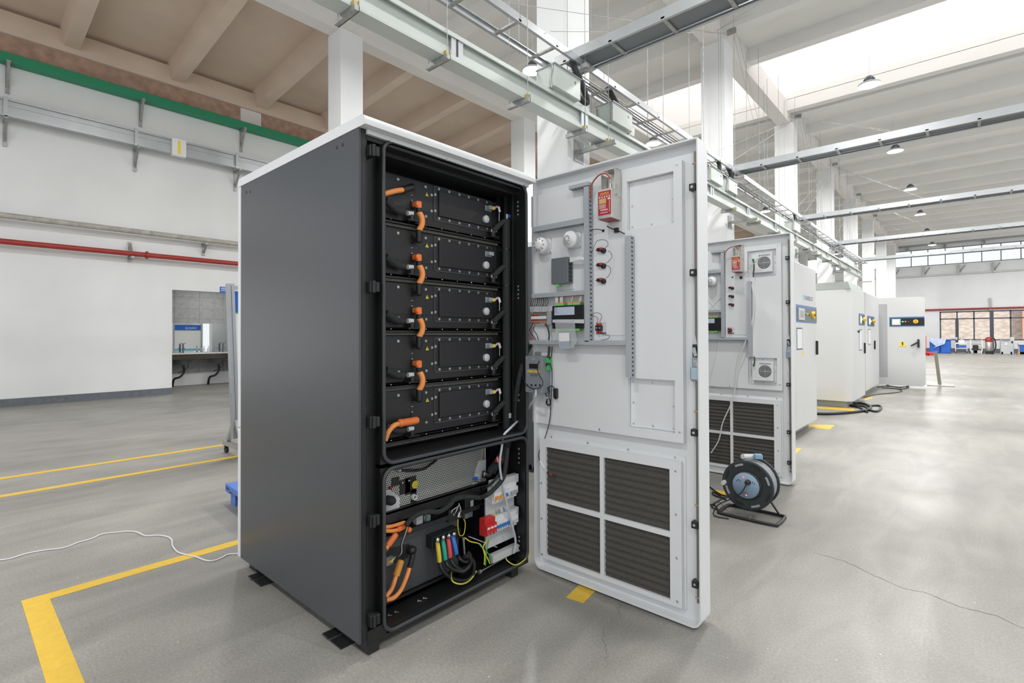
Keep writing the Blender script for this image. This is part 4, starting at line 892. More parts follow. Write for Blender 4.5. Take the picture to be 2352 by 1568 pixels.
# breaker column at the right of the bay
XB = -1.957; 
def PB(u, v, d=.0): return at(860+u/6.19, 1000+v/6.19, x=XB+d)
def PB6(u, v, d=.0): return at(860+u/4.9, 1180+v/4.9, x=XB+d)
t = empty('breaker_backplate', (XB, PB(1590, 900).y, PB6(1300, 400).z), 'pale grey mounting plate with wire ducts at the right of the lower bay', 'mounting plate')
a, c = PB(1585, 850), PB(1620, 1480); yE = PB(2040, 600).y
yE = min(yE, YR-.040)
MB().box(XB-.01, XB, a.y, yE, PB6(1300, 380).z, a.z).build('plate', M_lgrey, t)
def duct(v0, v1, f, u0=1640, lbl='wire_duct', px=None):
    a, c = f(u0, v0, .03), f(2035 if f is PB else 1610, v1, .03)
    b = MB().box(XB, XB+.035, a.y, yE, c.z, a.z, 0, .002); n = 14
    for i in range(n): y = a.y+(yE-a.y)*(i+.5)/n; b.box(XB+.002, XB+.03, y-.0015, y+.0015, a.z-.0005, a.z+.0006, 1); b.box(XB+.002, XB+.03, y-.0015, y+.0015, c.z-.0006, c.z+.0005, 1)
    b.build(lbl, [M_lgrey, M_dgrey], t)
zD = [PB(2035, v, .035).z for v in (545, 660, 1015, 1130)]+[PB6(1600, v, .035).z for v in (350, 430)]
for z1, z0 in ((zD[0], zD[1]), (zD[2], zD[3]), (zD[4], zD[5])):
    ya = PB(1640, 600).y if z1 > .55 else PB(1620, 800).y
    b = MB().box(XB, XB+.036, ya, yE, z0, z1, 0, .002)
    for i in range(12): y = ya+(yE-ya)*(i+.5)/12; b.box(XB+.003, XB+.03, y-.002, y+.002, z0-.0006, z0, 1)
    b.build('wire_duct', [M_lgrey, M_dgrey], t)
def breaker(y0, y1, z0, z1, body, lever, lbl, n=1, fa=None, grp='miniature circuit breakers'):
    t = empty('circuit_breaker', (XB, y0, z0), lbl, 'circuit breaker', grp)
    b = MB().box(XB, XB+.040, y0, y1, z0, z1, 0, .0015); b.box(XB+.040, XB+.052, y0, y1, z0+(z1-z0)*.30, z0+(z1-z0)*.72, 0, .0015)
    b.build('body', body, t)
    for i in range(n):
        w_ = (y1-y0)/n; y = y0+w_*(i+.5); zz = z0+(z1-z0)*.42
        MB().box(XB+.050, XB+.062, y-w_*.32, y+w_*.32, zz-.010, zz+.006, 0, .001).build('switch_lever', lever, t)
        MB().box(XB+.052, XB+.053, y-w_*.35, y+w_*.35, zz+.008, zz+.014).build('label_strip', M_paper, t)
        MB().lathe((XB+.040, y, z0+(z1-z0)*.12), (1, 0, 0), [(0, .0035), (.001, .0035), (.001, 0)], 0, 8).build('terminal_screw', M_steel, t)
zu1, zu0 = PB(1850, 700, .04).z, PB(1800, 935, .04).z
ya = PB(1690, 800, .045).y; w_ = .0175
M_ors = mat('orange_lever', (.85, .33, .06), .45)
yv = PB(2030, 800, .045).y; wt = min(yv, yE)-ya
breaker(ya, ya+wt*.36, zu0, zu1, M_wht, M_ors, 'white breaker with orange levers, top row left', 2)
breaker(ya+wt*.37, ya+wt*.57, zu0, zu1, M_wht, M_blues, 'white breaker with blue lever, top row middle', 1)
breaker(ya+wt*.58, ya+wt, zu0, zu1, M_wht, M_grey, 'white breaker with grey dial, top row right', 1)
zl1, zl0 = PB(1700, 1190, .05).z, PB(1700, 1390, .05).z
ya = PB(1575, 1260, .045).y
yr_ = PB(1722, 1300, .045).y; rw = yr_-ya
t = empty('surge_protector', (XB, ya, zl0), 'red three pole surge protector left of the blue levered breakers', 'surge protector')
MB().box(XB, XB+.045, ya, ya+rw-.001, zl0-.004, zl1+.012, 0, .002).box(XB+.045, XB+.058, ya, ya+rw-.001, zl0+.006, zl1-.016, 0, .002).build('body', M_red, t)
for i in range(3): MB().box(XB+.058, XB+.0588, ya+rw*(.06+.32*i), ya+rw*(.30+.32*i), (zl0+zl1)/2-.002, (zl0+zl1)/2+.008).build('label_strip', M_paper, t); screws(t, [(XB+.058, ya+rw*(.18+.32*i), zl0+.010)], (1, 0, 0), .0035, .002, M_steel)
n = 6; yy0 = ya+rw+.0005; wd = (PB(1935, 1300, .045).y-yy0)/n
for i in range(n): breaker(yy0+wd*i, yy0+wd*(i+1)-.0008, zl0-.004, zl1+.004, M_wht, M_blues, 'narrow white breaker with blue lever in the lower row, %s from the left' % ordn[i], 1)
breaker(yy0+wd*6+.0005, min(PB(2035, 1300, .045).y, yE), zl0-.010, zl1-.004, M_wht, M_lgrey, 'plain grey white module at the right end of the lower breaker row', 1)
cc = [M_yel, M_green, M_red, M_wht, M_blues, M_wht]
for i in range(6):
    y = yy0+wd*(i+.5); o = MB().tube([(XB+.02, y, zl1+.004), (XB+.024, y+.001, zl1+.016), (XB+.018, y, zl1+.030)], .0026, 0, 6).build('wire_ferrule', cc[i]); tag(o, 'short %s wire entering the lower breaker row from above' % ('yellow', 'green', 'red', 'white left', 'blue', 'white right')[i], 'wire', 'short wires above the lower breakers')
# clear plastic hose from the display unit down through both bays
o = MB().tube([at(1231, 893, y=2.21), at(1228, 912, y=2.19), at(1205, 950, x=-1.97), at(1170, 985, x=XM+.158), at(1157, 1000, x=XM+.158), at(1152, 1030, x=XM+.158), at(1148, 1070, x=XM+.158), at(1158, 1130, x=XM+.158), at(1172, 1190, x=XM+.158), at(1184, 1240, x=XM+.15), at(1180, 1270, x=XM+.14)], .0065, 0, 10).build('clear_drain_hose', mat('cloudy_clear_hose', (.52, .56, .62), .3)); tag(o, 'cloudy clear hose hanging from the grey display unit down through the lower bay', 'hose')
# earth strap from body to door at the bottom hinge
o = MB().tube([at(1160, 1275, x=XM+.10), at(1166, 1288, x=XF+.0), at(1185, 1297, x=XF+.01), at(1205, 1285, x=XF+.01), at(1219, 1268, y=2.29)], .0034, 0, 6).build('door_earth_strap', mat('yellow_green_wire', (.62, .62, .06), .5)); tag(o, 'yellow green earth strap bridging cabinet floor and door foot', 'wire')
# ================================================================== OPEN DOOR
YFL = 2.270; YS = 2.317; YPN = 2.287; DL, DR_ = -1.862, at(1606, 900, y=YFL).x; YO = at(1628, 900, x=DR_).y; DZ0, DZ1 = at(1500, 1407, y=YFL).z, at(1603, 313, y=YFL).z
def dp(px, py, d=0.0): return at(px, py, y=YPN-d)     # on the raised inner panel, d = towards the camera
def ds(px, py, d=0.0): return at(px, py, y=YS-d)
def make_door(c, o, variant=0):
    """c = cabinet thing, o = offset of the door from the nearest one"""
    ox, oy, oz = o
    def B(b): b.v = [(v[0]+ox, v[1]+oy, v[2]+oz) for v in b.v]; return b
    d = B(MB().prism(rr4(DL, DR_, DZ0, DZ1, .006, .006, .045, .045), 'y', YS, YO, 0)).build('door', M_white, c)
    lab(d, 'white front door swung open at a right angle, inner side in view')
    po = rr4(DL, DR_, DZ0, DZ1, .006, .006, .045, .045); pi = rr4(DL+.004, DR_-.006, DZ0+.012, DZ1-.008, .004, .004, .038, .038)
    B(MB().ring(po, pi, 'y', YFL, YS, 0)).build('door_flange', M_white, d)
    # raised inner panel with two window cut-outs
    xl, xh0, xh1, xr = dp(1222, 700).x, dp(1441, 700).x, dp(1547, 450).x, dp(1568, 700).x
    zt, zb = dp(1568, 366).z, dp(1567, 1018).z
    u1, u0 = dp(1545, 393).z, dp(1547, 512).z; l1, l0 = dp(1551, 874).z, dp(1551, 995).z
    b = MB(); b.box(xl, xh0, YPN, YS, zb, zt-.03); b.box(xh1, xr, YPN, YS, zb, zt)
    b.box(xh0, xh1, YPN, YS, u1, zt); b.box(xh0, xh1, YPN, YS, l1, u0); b.box(xh0, xh1, YPN, YS, zb, l0)
    b.box(dp(1372, 500).x, xh0, YPN, YS, zt-.03, zt); b.box(xl, dp(1341, 500).x, YPN-.004, YPN, dp(1341, 500).z-.0, dp(1222, 452).z)
    b.box(dp(1372, 515).x, dp(1436, 600).x, YPN-.003, YPN, dp(1372, 770).z, dp(1372, 518).z)
    B(b).build('inner_panel', M_white2, d)
    for (za, zb2, l) in ((u0, u1, 'upper'), (l0, l1, 'lower')):
        p = B(MB().box(xh0+.002, xh1-.002, YS-.004, YS, za+.003, zb2-.003)).build('hatch_plate', M_white2, d)
        for fx_ in (.07, .5, .93):
            for fz in (.07, .5, .93):
                if fx_ == .5 and fz == .5: continue
                screws_on(d, (xh0+(xh1-xh0)*fx_+ox, YS-.004+oy, za+(zb2-za)*fz+oz))
        if variant:
            xm0, xm1 = xh0+(xh1-xh0)*.16, xh0+(xh1-xh0)*.88; zm0, zm1 = za+(zb2-za)*.16, za+(zb2-za)*.86
            f = B(MB().box(xm0, xm1, YS-.05, YS-.004, zm0, zm1, 0, .003)).build('fan_cover', M_white2, d)
            cx, cz = xm0+(xm1-xm0)*.63, (zm0+zm1)/2
            b = MB()
            for r in (.011, .021, .031, .041, .051): b.ring([(cx+(r+.0028)*math.cos(a*math.pi/14), cz+(r+.003)*math.sin(a*math.pi/14)) for a in range(28)], [(cx+(r-.003)*math.cos(a*math.pi/14), cz+(r-.003)*math.sin(a*math.pi/14)) for a in range(28)], 'y', YS-.0515, YS-.050)
            B(b).build('fan_grille', M_plast, d)
            B(MB().bar((cx-.055, YS-.0518, cz), (cx+.055, YS-.0518, cz), .001, .0025).bar((cx, YS-.0518, cz-.055), (cx, YS-.0518, cz+.055), .0025, .001)).build('fan_cross', M_white2, d)
            b = MB()
            for i in range(12): b.box(cx-.045+.0082*i, cx-.041+.0082*i, YS-.0512, YS-.05, zm1-.025, zm1-.010)
            B(b).build('vent_slots', M_dgrey, d)
            p = Vector((xm0+.02, YS-.05, zm1-.05 if l == 'upper' else zm1-.035))
            B(MB().lathe(p, (0, -1, 0), [(0, .010), (.012, .010), (.014, 0)], 0, 12)).build('green_cable_gland', M_green, d)
            B(MB().tube([p+V((0, -.014, 0)), p+V((.01, -.02, -.05 if l == 'upper' else .05)), p+V((.0, -.01, -.16 if l == 'upper' else .08))], .005, 0, 6)).build('fan_cable', M_plast, d)
    S_ = [dp(1554, 378), dp(1229, 459), dp(1257, 472), dp(1561, 992), dp(1377, 986), dp(1230, 966), dp(1406, 542)]
    for p in S_: screws_on(d, (p.x+ox, YPN+oy, p.z+oz))
    # cable ducts
    def duct(x0, x1, z0, z1, vert, dep=.045):
        b = MB().box(x0, x1, YPN-dep, YPN, z0, z1, 0, .0015)
        if vert:
            n = int((z1-z0)/.0215)
            for i in range(n): z = z0+(z1-z0)*(i+.5)/n; b.box(x1-.0006, x1+.0006, YPN-dep*.72, YPN-dep*.40, z-.0045, z+.0035, 1)
        else:
            n = int((x1-x0)/.018)
            for i in range(n): x = x0+(x1-x0)*(i+.5)/n; b.box(x-.003, x+.003, YPN-dep*.8, YPN-dep*.2, z0-.0006, z0+.0004, 1)
        B(b).build('cable_duct', [M_duct, M_plast], d)
    e = .045
    T1a, T1b = dp(1341, 600, e).x, dp(1352, 600, e).x; T2a, T2b = dp(1436, 700, e).x, dp(1448, 700, e).x
    duct(T1a, T1b, dp(1345, 785, e).z, dp(1345, 428, e).z, True); duct(T2a, T2b, dp(1441, 866, e).z, dp(1441, 541, e).z, True)
    duct(dp(1306, 440, e).x, T1b, dp(1350, 425, e).z+.0, dp(1350, 425, e).z+.02, False)
    duct(dp(1222, 530, e).x, T1a, dp(1341, 512, e).z, dp(1341, 500, e).z, False)
    duct(dp(1221, 685, e).x, T1a, dp(1341, 677, e).z, dp(1341, 666, e).z, False)
    duct(dp(1216, 790, e).x, T2a, dp(1430, 793, e).z, dp(1430, 782, e).z, False)
    # filter frame
    XA, XB_, = ds(1240, 1100, .03).x, ds(1565, 1200, .03).x; yf = YS-.03
    def Z6(u, v): return at(1200+u/3.267, 980+v/3.267, y=yf)
    zt, zb = Z6(1190, 265).z, Z6(1195, 1365).z
    xs = [Z6(175, 400).x, Z6(580, 400).x, Z6(609, 400).x, Z6(1104, 500).x]
    zs = [Z6(1104, 318).z, Z6(1107, 788).z, Z6(1110, 830).z, Z6(1114, 1300).z]
    b = MB(); b.box(XA, xs[0], yf, YS, zb, zt); b.box(xs[3], XB_, yf, YS, zb, zt); b.box(xs[0], xs[3], yf, YS, zs[0], zt); b.box(xs[0], xs[3], yf, YS, zb, zs[3])
    b.box(xs[1], xs[2], yf, YS, zs[3], zs[0]); b.box(xs[0], xs[1], yf, YS, zs[2], zs[1]); b.box(xs[2], xs[3], yf, YS, zs[2], zs[1])
    b.box(XA-.008, XB_+.012, YS-.006, YS, zb-.012, zt+.022)
    fr = B(b).build('filter_frame', M_white2, d)
    for ax_, az_ in [(Z6(u, v).x, Z6(u, v).z) for u, v in ((1149, 332), (1153, 657), (1157, 984), (1162, 1310), (142, 421), (144, 687), (147, 955))]: screws_on(d, (ax_+ox, yf+oy, az_+oz))
    for u in (200, 472, 778, 1130): x = Z6(u, 300).x; screws_on(d, (x+ox, YS-.006+oy, zt+.012+oz))
    for (xa, xb) in ((xs[0], xs[1]), (xs[2], xs[3])):
        for (za, zb2) in ((zs[1], zs[0]), (zs[3], zs[2])):
            n = 96; v = []; f = []
            for i in range(n+1):
                z = za+(zb2-za)*i/n; yy = YS-.016+.0028*math.sin(2*math.pi*(z-zs[3])/.0335)
                v += [(xa, yy, z), (xb, yy, z)]
            f = [(2*i, 2*i+1, 2*i+3, 2*i+2) for i in range(n)]
            B(MB().add(v, f, 0, True)).build('filter_mat', M_filt, d)
    # locking rod
    xr_ = ds(1602, 700, .02).x; x1_ = ds(1598, 500, .02).x-.002
    B(MB().box(x1_-.005, x1_+.005, YS-.022, YS-.016, at(1598, 770, y=YS-.02).z, at(1597, 347, y=YS-.02).z)).build('locking_rod', M_rod, d)
    B(MB().box(x1_-.004, x1_+.006, YS-.022, YS-.016, at(1604, 1385, y=YS-.02).z, at(1602, 875, y=YS-.02).z)).build('locking_rod', M_rod, d)
    B(MB().bar((x1_, YS-.02, at(1598, 770, y=YS-.02).z), (x1_+.012, YS-.02, at(1600, 800, y=YS-.02).z), .006, .006)).build('rod_link', M_rod, d)
    for px, py in ((1593, 430), (1595, 626), (1597, 993), (1600, 1205), (1604, 1342)):
        p = at(px, py, y=YS-.02)
        B(MB().box(x1_-.024, min(x1_+.006, DR_-.010), YS-.034, YS, p.z-.016, p.z+.016, 0, .003)).build('rod_guide', M_plast, d)
        screws_on(d, (x1_-.010+ox, YS-.034+oy, p.z+oz))
    for py in (374, 945, 1160, 1372): z = at(1600, py, y=YS-.02).z; B(MB().cyl((x1_-.012, YS-.02, z), (x1_+.007, YS-.02, z), .004, 0, 8)).build('rod_pin', M_gold, d)
    z = at(1598, 805, y=YS-.02).z; B(MB().box(x1_-.020, DR_-.009, YS-.014, YS, z-.030, z+.028)).build('lock_plate', M_plast, d)
    B(MB().bar((x1_-.010, YS-.022, z+.014), (x1_-.0, YS-.022, z-.025), .016, .010, 0, (0, 1, 0))).build('lock_lever', M_galv, d)
    z = at(1600, 856, y=YS-.02).z; B(MB().box(x1_-.024, DR_-.009, YS-.036, YS, z-.034, z+.026, 0, .005).box(x1_-.022, x1_-.014, YS-.03, YS-.02, z-.04, z+.07)).build('lock_case', mat('blue_zinc_plate', (.38, .48, .55), .3, .6), d)
    return d
SCR2 = []
def screws_on(d, p): screws(d, [p], (0, -1, 0), .0042, .0035)
M_rod = mat('dull_bronze_rod', (.22, .205, .185), .4, .5)
M_filt = mat('dark_filter_foam', (.075, .070, .063), .95, var=.35, scale=260, bump=.5, bscale=300)
door = make_door(cab, (0, 0, 0), 0)

# ------------------------------------------------------------------ devices carried by the door
# fire suppression canister
def make_canister(lbl):
    a = V((-1.36, 0, 0)); yf = YPN-.095
    p0 = at(1373, 505.7, y=yf); p1 = at(1404.6, 430, y=yf); x0, x1 = p0.x, p1.x; z0 = at(1404.6, 499, y=yf).z; z1 = p1.z
    t = empty('fire_suppression_canister', (x0, yf, z0), lbl, 'fire extinguisher', 'red labelled canisters on the open doors')
    MB().box(x0, x1, yf, YPN-.004, z0, z1, 0, .003).build('canister', M_ss, t)
    MB().box(x0+.006, x1-.006, yf+.006, YPN-.01, z0-.002, z0+.002).build('red_base', M_redp, t)
    b = MB(); zt = at(1411, 392, y=YPN-.02).z
    b.box(x0+.008, x1+.002, YPN-.006, YPN-.002, z1-.01, zt); b.box(x0+.008, x1+.002, yf+.035, YPN-.004, zt-.003, zt); b.box(x1-.001, x1+.002, yf+.03, YPN-.002, z1-.035, zt); b.box(x0+.0, x0+.003, yf+.03, YPN-.002, z1-.01, zt-.02)
    b.build('bracket', M_ss, t)
    xm = (x0+x1)/2+.01; MB().cyl((xm, YPN-.055, z1), (xm, YPN-.055, z1+.03), .008, 0, 12).cyl((xm, YPN-.055, z1+.03), (xm, YPN-.055, z1+.055), .004, 0, 10).build('outlet_nozzle', M_steel, t)
    MB().cyl((x1+.002, yf+.04, z1-.025), (x1+.012, yf+.04, z1-.025), .006, 0, 10).build('side_bolt', M_steel, t)
    zl0, zl1 = z0+.018, z1-.010; xl0, xl1 = x0+.004, x1-.003
    l = MB().prism(rrect(xl0, xl1, zl0, zl1, .004), 'y', yf-.0012, yf, 0).build('label', mat('red_printed_label', (.42, .022, .022), .5), t)
    text('lettering', 'HAFEX', .017, ((xl0+xl1)/2, yf-.0015, zl1-.019), (1, 0, 0), (0, 0, 1), mat('gold_print', (.85, .55, .12), .5), l, .0003, 'CENTER')
    b = MB(); w_ = xl1-xl0; h_ = zl1-zl0
    b.box(xl0+.003, xl1-.003, yf-.0018, yf-.0012, zl1-.0235, zl1-.0225, 0)
    for i in range(5): b.box(xl0+.005+w_*.19*i, xl0+.012+w_*.19*i, yf-.0018, yf-.0012, zl1-.034, zl1-.028, 0)
    b.box(xl0+.005, xl0+w_*.62, yf-.0018, yf-.0012, zl1-.062, zl1-.038, 1); b.box(xl1-.018, xl1-.004, yf-.0018, yf-.0012, zl1-.046, zl1-.038, 0)
    for i in range(5): b.box(xl0+.005, xl0+w_*(.62-.05*(i % 2)), yf-.0018, yf-.0012, zl1-.068-.0045*i, zl1-.0665-.0045*i, 0)
    for i in range(9): b.box(xl1-.010, xl1-.007, yf-.0018, yf-.0012, zl1-.055-.0065*i, zl1-.051-.0065*i, 0)
    for i in range(5): b.box(xl0+.014+.0085*i, xl0+.019+.0085*i, yf-.0018, yf-.0012, zl0+.022, zl0+.029, 0); b.box(xl0+.014+.0085*i, xl0+.019+.0085*i, yf-.0018, yf-.0012, zl0+.010, zl0+.014, 0)
    b.build('print', [M_wht, mat('tan_print', (.62, .42, .16), .6)], l)
    b = MB().tube([(xm, YPN-.055, z1+.055), at(1392, 399, y=YPN-.05), at(1376, 402, y=YPN-.045), at(1361, 420, y=YPN-.035), at(1357, 440, y=YPN-.03), at(1357, 458, y=YPN-.02)], .004, 0, 8); b.build('capillary_tube', mat('rust_red_tube', (.42, .10, .045), .4), t)
    return t
can = make_canister('steel canister with red label at the top of the nearest open door')
def detector(px, py, r, lbl, slots):
    yc = YPN-.006; p = at(px, py, y=YPN-.05)
    t = empty('smoke_detector' if slots else 'heat_detector', (p.x, YPN, p.z-r), lbl, 'detector')
    MB().box(p.x-r*.8, p.x+r*1.0, YPN-.008, YPN, p.z-r*.95, p.z+r*.9, 0, .002).build('mounting_plate', M_white2, t)
    MB().lathe((p.x, YPN-.008, p.z), (0, -1, 0), [(0, r*.98), (.028, r*.98), (.034, r), (.040, r*.97), (.044, r*.86), (.056, r*.52), (.060, r*.50), (.062, r*.42), (.063, 0)], 0, 32).build('dome', M_wht, t)
    b = MB()
    n = 9
    for i in range(n):
        a = 2*math.pi*i/n
        if slots: rr, hh = r*.33, .0632
        else: rr, hh = r*.70, .0530
        c = V((p.x+rr*math.cos(a), YPN-.008-hh, p.z+rr*math.sin(a)))
        b.cbox(c, (.009 if slots else .010, .003, .0035), 0, 0, R=Matrix.Rotation(-a, 3, 'Y'))
    b.build('vent_slots', M_dgrey, t)
    screws(t, [(p.x+sx*r*.82+r*.1, YPN-.008, p.z+sz*r*.8) for sx in (-1, 1) for sz in (-1, 1)], (0, -1, 0), .003)
detector(1240, 563, .046, 'white round heat detector, left of the two on the open door', False)
detector(1307, 549, .046, 'white round smoke detector with slotted nose, right of the two on the open door', True)
# network switch
def g2(u, v, d=0.): return at(1200+u/6.53, 580+v/6.53, y=YPN-d)
a, c = g2(430, 90, .05), g2(680, 470, .05)
t = empty('network_switch', (a.x, YPN-.05, c.z), 'slim dark grey metal network box with a column of black ports on the open door', 'network switch')
MB().box(a.x, c.x, YPN-.05, YPN-.002, g2(680, 455, .05).z, g2(680, 60, .05).z, 0, .002).build('case', M_dgrey, t)
zA, zB_ = g2(680, 440, .05).z, g2(680, 80, .05).z
b = MB()
for i in range(6): z = zA+(zB_-zA)*(i+.5)/6; b.box(c.x-.0005, c.x+.001, YPN-.04, YPN-.012, z-.009, z+.009)
b.build('ports', M_plast, t)
MB().box(a.x+.025, a.x+.045, YPN-.045, YPN-.02, g2(680, 455, .05).z-.012, g2(680, 455, .05).z, 0).build('green_plug', M_lgreen, t)
MB().box(a.x+.005, c.x+.004, YPN-.005, YPN, g2(680, 455, .05).z-.03, g2(680, 455, .05).z).build('foot_plate', M_white2, t)
b = MB()
for i in range(4): b.tube([g2(705, 85+18*i, .03), g2(800, 75+16*i, .035), g2(880, 70+10*i, .035), g2(935, 85+10*i, .03)], .0038, 0, 6)
tag(b.build('network_cables', M_wht), 'bundle of white network cables from the grey box into the duct', 'cables', kind='stuff')
# terminal row
a, c = g2(130, 880, .035), g2(360, 1085, .035)
t = empty('terminal_block', (a.x, YPN-.035, c.z), 'row of red white and brown terminals at the left edge of the open door', 'terminal block')
rows = [M_dgrey, mat('brown_terminal', (.32, .18, .13), .5), M_redp, M_wht, M_wht, M_redp, mat('salmon_terminal', (.60, .30, .22), .5), mat('brown_terminal', (.32, .18, .13), .5), M_lgrey]
zt, zb = g2(250, 885, .035).z, g2(250, 1085, .035).z; n = 10; w_ = (c.x-a.x)/n
for i in range(n):
    b = MB(); m_ = rows if i < 5 else [rows[0], rows[7], rows[0], rows[3], rows[3], rows[0], rows[6], rows[6], rows[8]]
    for j in range(9): z1 = zt-(zt-zb)*j/9; z0 = zt-(zt-zb)*(j+1)/9; dd = (.020, .028, .034, .036, .036, .034, .030, .026, .020)[j]; b.box(a.x+w_*i, a.x+w_*(i+.9), YPN-dd, YPN-.004, z0, z1, j)
    b.build('terminal', m_, t)
a2, c2 = g2(362, 875, .04), g2(432, 1080, .04); MB().box(a2.x, c2.x, YPN-.04, YPN-.002, c2.z, a2.z, 0, .002).build('end_fuse_holder', M_grey, t)
for i in range(11):
    u = 120+24*i; b = MB().tube([g2(u+10, 890, .03), g2(u-2, 810+6*(i % 2), .045), g2(u+6+10*i % 40, 740, .04), g2(u+40-4*i, 668, .03)], .0018, 0, 5)
    lo = MB().tube([g2(u+10, 890, .031), g2(u-2, 812, .046)], .0030, 0, 5); tag(lo.build('wire_sleeve', M_wht), 'white marker sleeve above the terminal row, %s from the left' % (ordn+['eighth', 'ninth', 'tenth', 'eleventh'])[i], 'wire sleeve', 'marker sleeves above the terminal row')
    tag(b.build('control_wire', M_plast), 'thin black control wire rising from the terminal row, %s from the left' % (ordn+['eighth', 'ninth', 'tenth', 'eleventh'])[i], 'wire', 'control wires above the terminal row')
for i, (pp, m_, l) in enumerate((([(140, 1045), (60, 1070), (45, 1150), (110, 1240), (185, 1310)], M_red, 'red'), ([(160, 1050), (120, 1130), (110, 1180), (205, 1310)], M_plast, 'black, left'), ([(190, 1080), (165, 1150), (215, 1230), (238, 1310)], M_plast, 'black, right'), ([(345, 1070), (380, 1130), (400, 1230), (395, 1315)], M_plast, 'thick black'))):
    tag(MB().tube([g2(u, v, .03) for u, v in pp], .0022 if i < 3 else .004, 0, 6).build('control_wire', m_), l+' wire curving down below the terminal row', 'wire')
# main controller
a, c = g2(445, 785, .045), g2(920, 1140, .045); zt = g2(680, 790, .045).z; zb = g2(680, 1138, .045).z
def make_ctrl(lbl):
    t = empty('control_module', (a.x, YPN-.045, zb), lbl, 'control module', 'black control modules on the open doors')
    MB().box(a.x, c.x-.001, YPN-.045, YPN-.002, zb, zt, 0, .002).build('case', M_plast, t)
    for (u0, u1) in ((485, 608), (665, 735), (740, 852)):
        p, q = g2(u0, 770, .045), g2(u1, 770, .045); MB().box(p.x, q.x, YPN-.040, YPN-.006, zt, zt+.012, 0, .001).build('green_terminal', M_lgreen, t); MB().box(p.x, q.x, YPN-.040, YPN-.012, zt+.012, zt+.016).build('orange_levers', M_ors, t)
    for i in range(4):
        p, q = g2(495+88*i, 1160, .045), g2(577+88*i, 1160, .045); MB().box(p.x, q.x, YPN-.042, YPN-.006, zb-.013, zb, 0, .001).build('green_terminal', M_lgreen, t)
    p, q = g2(480, 830, .045), g2(780, 930, .045); b = MB().box(p.x, q.x, YPN-.0462, YPN-.045, q.z, zt-.008)
    for i in range(4): b.box(p.x+.004, p.x+.020+.006*(i == 3), YPN-.0466, YPN-.0462, zt-.014-.008*i, zt-.0125-.008*i, 1)
    b.build('rating_label', [mat('pale_blue_label', (.52, .58, .72), .5), M_ink], t)
    return t
ctrl = make_ctrl('black control module with green terminals and a pale label on the nearest open door')
b = MB().prism([(g2(445, 1005, .06).x, g2(445, 1040, .06).z-.003), (g2(915, 1030, .06).x, g2(915, 1060, .06).z), (g2(915, 1000, .06).x, g2(915, 1000, .06).z), (g2(445, 1005, .06).x, g2(445, 1005, .06).z)], 'y', YPN-.056, YPN-.054)
tag(b.build('plastic_film_strip', mat('whitish_film', (.62, .63, .66), .3)), 'crumpled whitish plastic strip taped over the control module', 'tape')
M_clr = mat('clear_plastic_bag', (.75, .78, .82), .12, alpha=.28)
b = MB(); 
v = [g2(480, 1000, .058), g2(780, 1000, .060), g2(790, 1190, .064), g2(820, 1320, .07), g2(760, 1430, .066), g2(560, 1440, .07), g2(500, 1180, .062)]
b.add(v, [list(range(7))]); b.add([q+V((0, .004, 0)) for q in v], [list(range(7))]); tag(b.build('clear_plastic_bag', M_clr), 'small clear plastic bag hanging below the control module', 'bag')
t = empty('hanging_label_card', g2(620, 1440, .07), 'white and blue grey card hanging in the plastic bag over the duct', 'card')
b = MB().add([g2(545, 1205, .072), g2(700, 1200, .072), g2(705, 1325, .074), g2(550, 1335, .074)], [(0, 1, 2, 3)]).add([q+V((0, .0015, 0)) for q in (g2(545, 1205, .072), g2(700, 1200, .072), g2(705, 1325, .074), g2(550, 1335, .074))], [(0, 1, 2, 3)]); b.build('white_fold', M_paper, t)
b = MB().add([g2(550, 1336, .074), g2(705, 1326, .074), g2(722, 1440, .066), g2(572, 1448, .066)], [(0, 1, 2, 3)]).add([q+V((0, .0015, 0)) for q in (g2(550, 1336, .074), g2(705, 1326, .074), g2(722, 1440, .066), g2(572, 1448, .066))], [(0, 1, 2, 3)]); b.build('grey_fold', mat('pale_blue_grey_card', (.42, .47, .54), .5), t)
b = MB()
for u in (500, 515, 530, 570, 585, 600): b.tube([g2(u, 750, .03), g2(u-4, 700, .036), g2(u+2, 662, .03)], .003, 0, 6)
for u in (735, 855, 872): b.tube([g2(u, 745, .03), g2(u+4, 700, .034), g2(u+16, 650, .03)], .0022, 0, 5)
tag(b.build('white_wires', M_wht), 'white wires entering the control module from above', 'wires', kind='stuff')
# three key sounder / fuse pods
def pod(px, py, lbl):
    p = at(px, py, y=YPN-.012)
    t = empty('indicator_switch', (p.x, YPN-.003, p.z-.016), lbl, 'switch', 'black and red switches in a column')
    MB().lathe((p.x+.008, YPN-.003, p.z-.006), (0, -1, 0), [(0, .014), (.010, .014), (.014, .010), (.015, 0)], 0, 18).build('round_base', M_plast, t)
    MB().box(p.x-.026, p.x+.010, YPN-.024, YPN-.006, p.z-.008, p.z+.010, 0, .005).build('body', M_plast, t)
    MB().box(p.x-.004, p.x+.012, YPN-.027, YPN-.022, p.z-.002, p.z+.007).build('red_button', M_red, t)
    MB().cyl((p.x-.034, YPN-.015, p.z), (p.x-.026, YPN-.015, p.z), .003, 0, 8).build('red_terminal', M_red, t)
    return t
pods = [pod(1382, 573, 'top of the three black and red switches on the open door'), pod(1382, 608, 'middle of the three black and red switches on the open door'), pod(1382, 643, 'bottom of the three black and red switches on the open door')]
def wloop(pts, lbl, m=None, r=.0013): tag(MB().tube(pts, r, 0, 5).build('thin_wire', m or M_plast), lbl, 'wire', 'thin wire loops on the open door')
def g1(u, v, d=0.): return at(1200+u/6.818, 370+v/6.818, y=YPN-d)
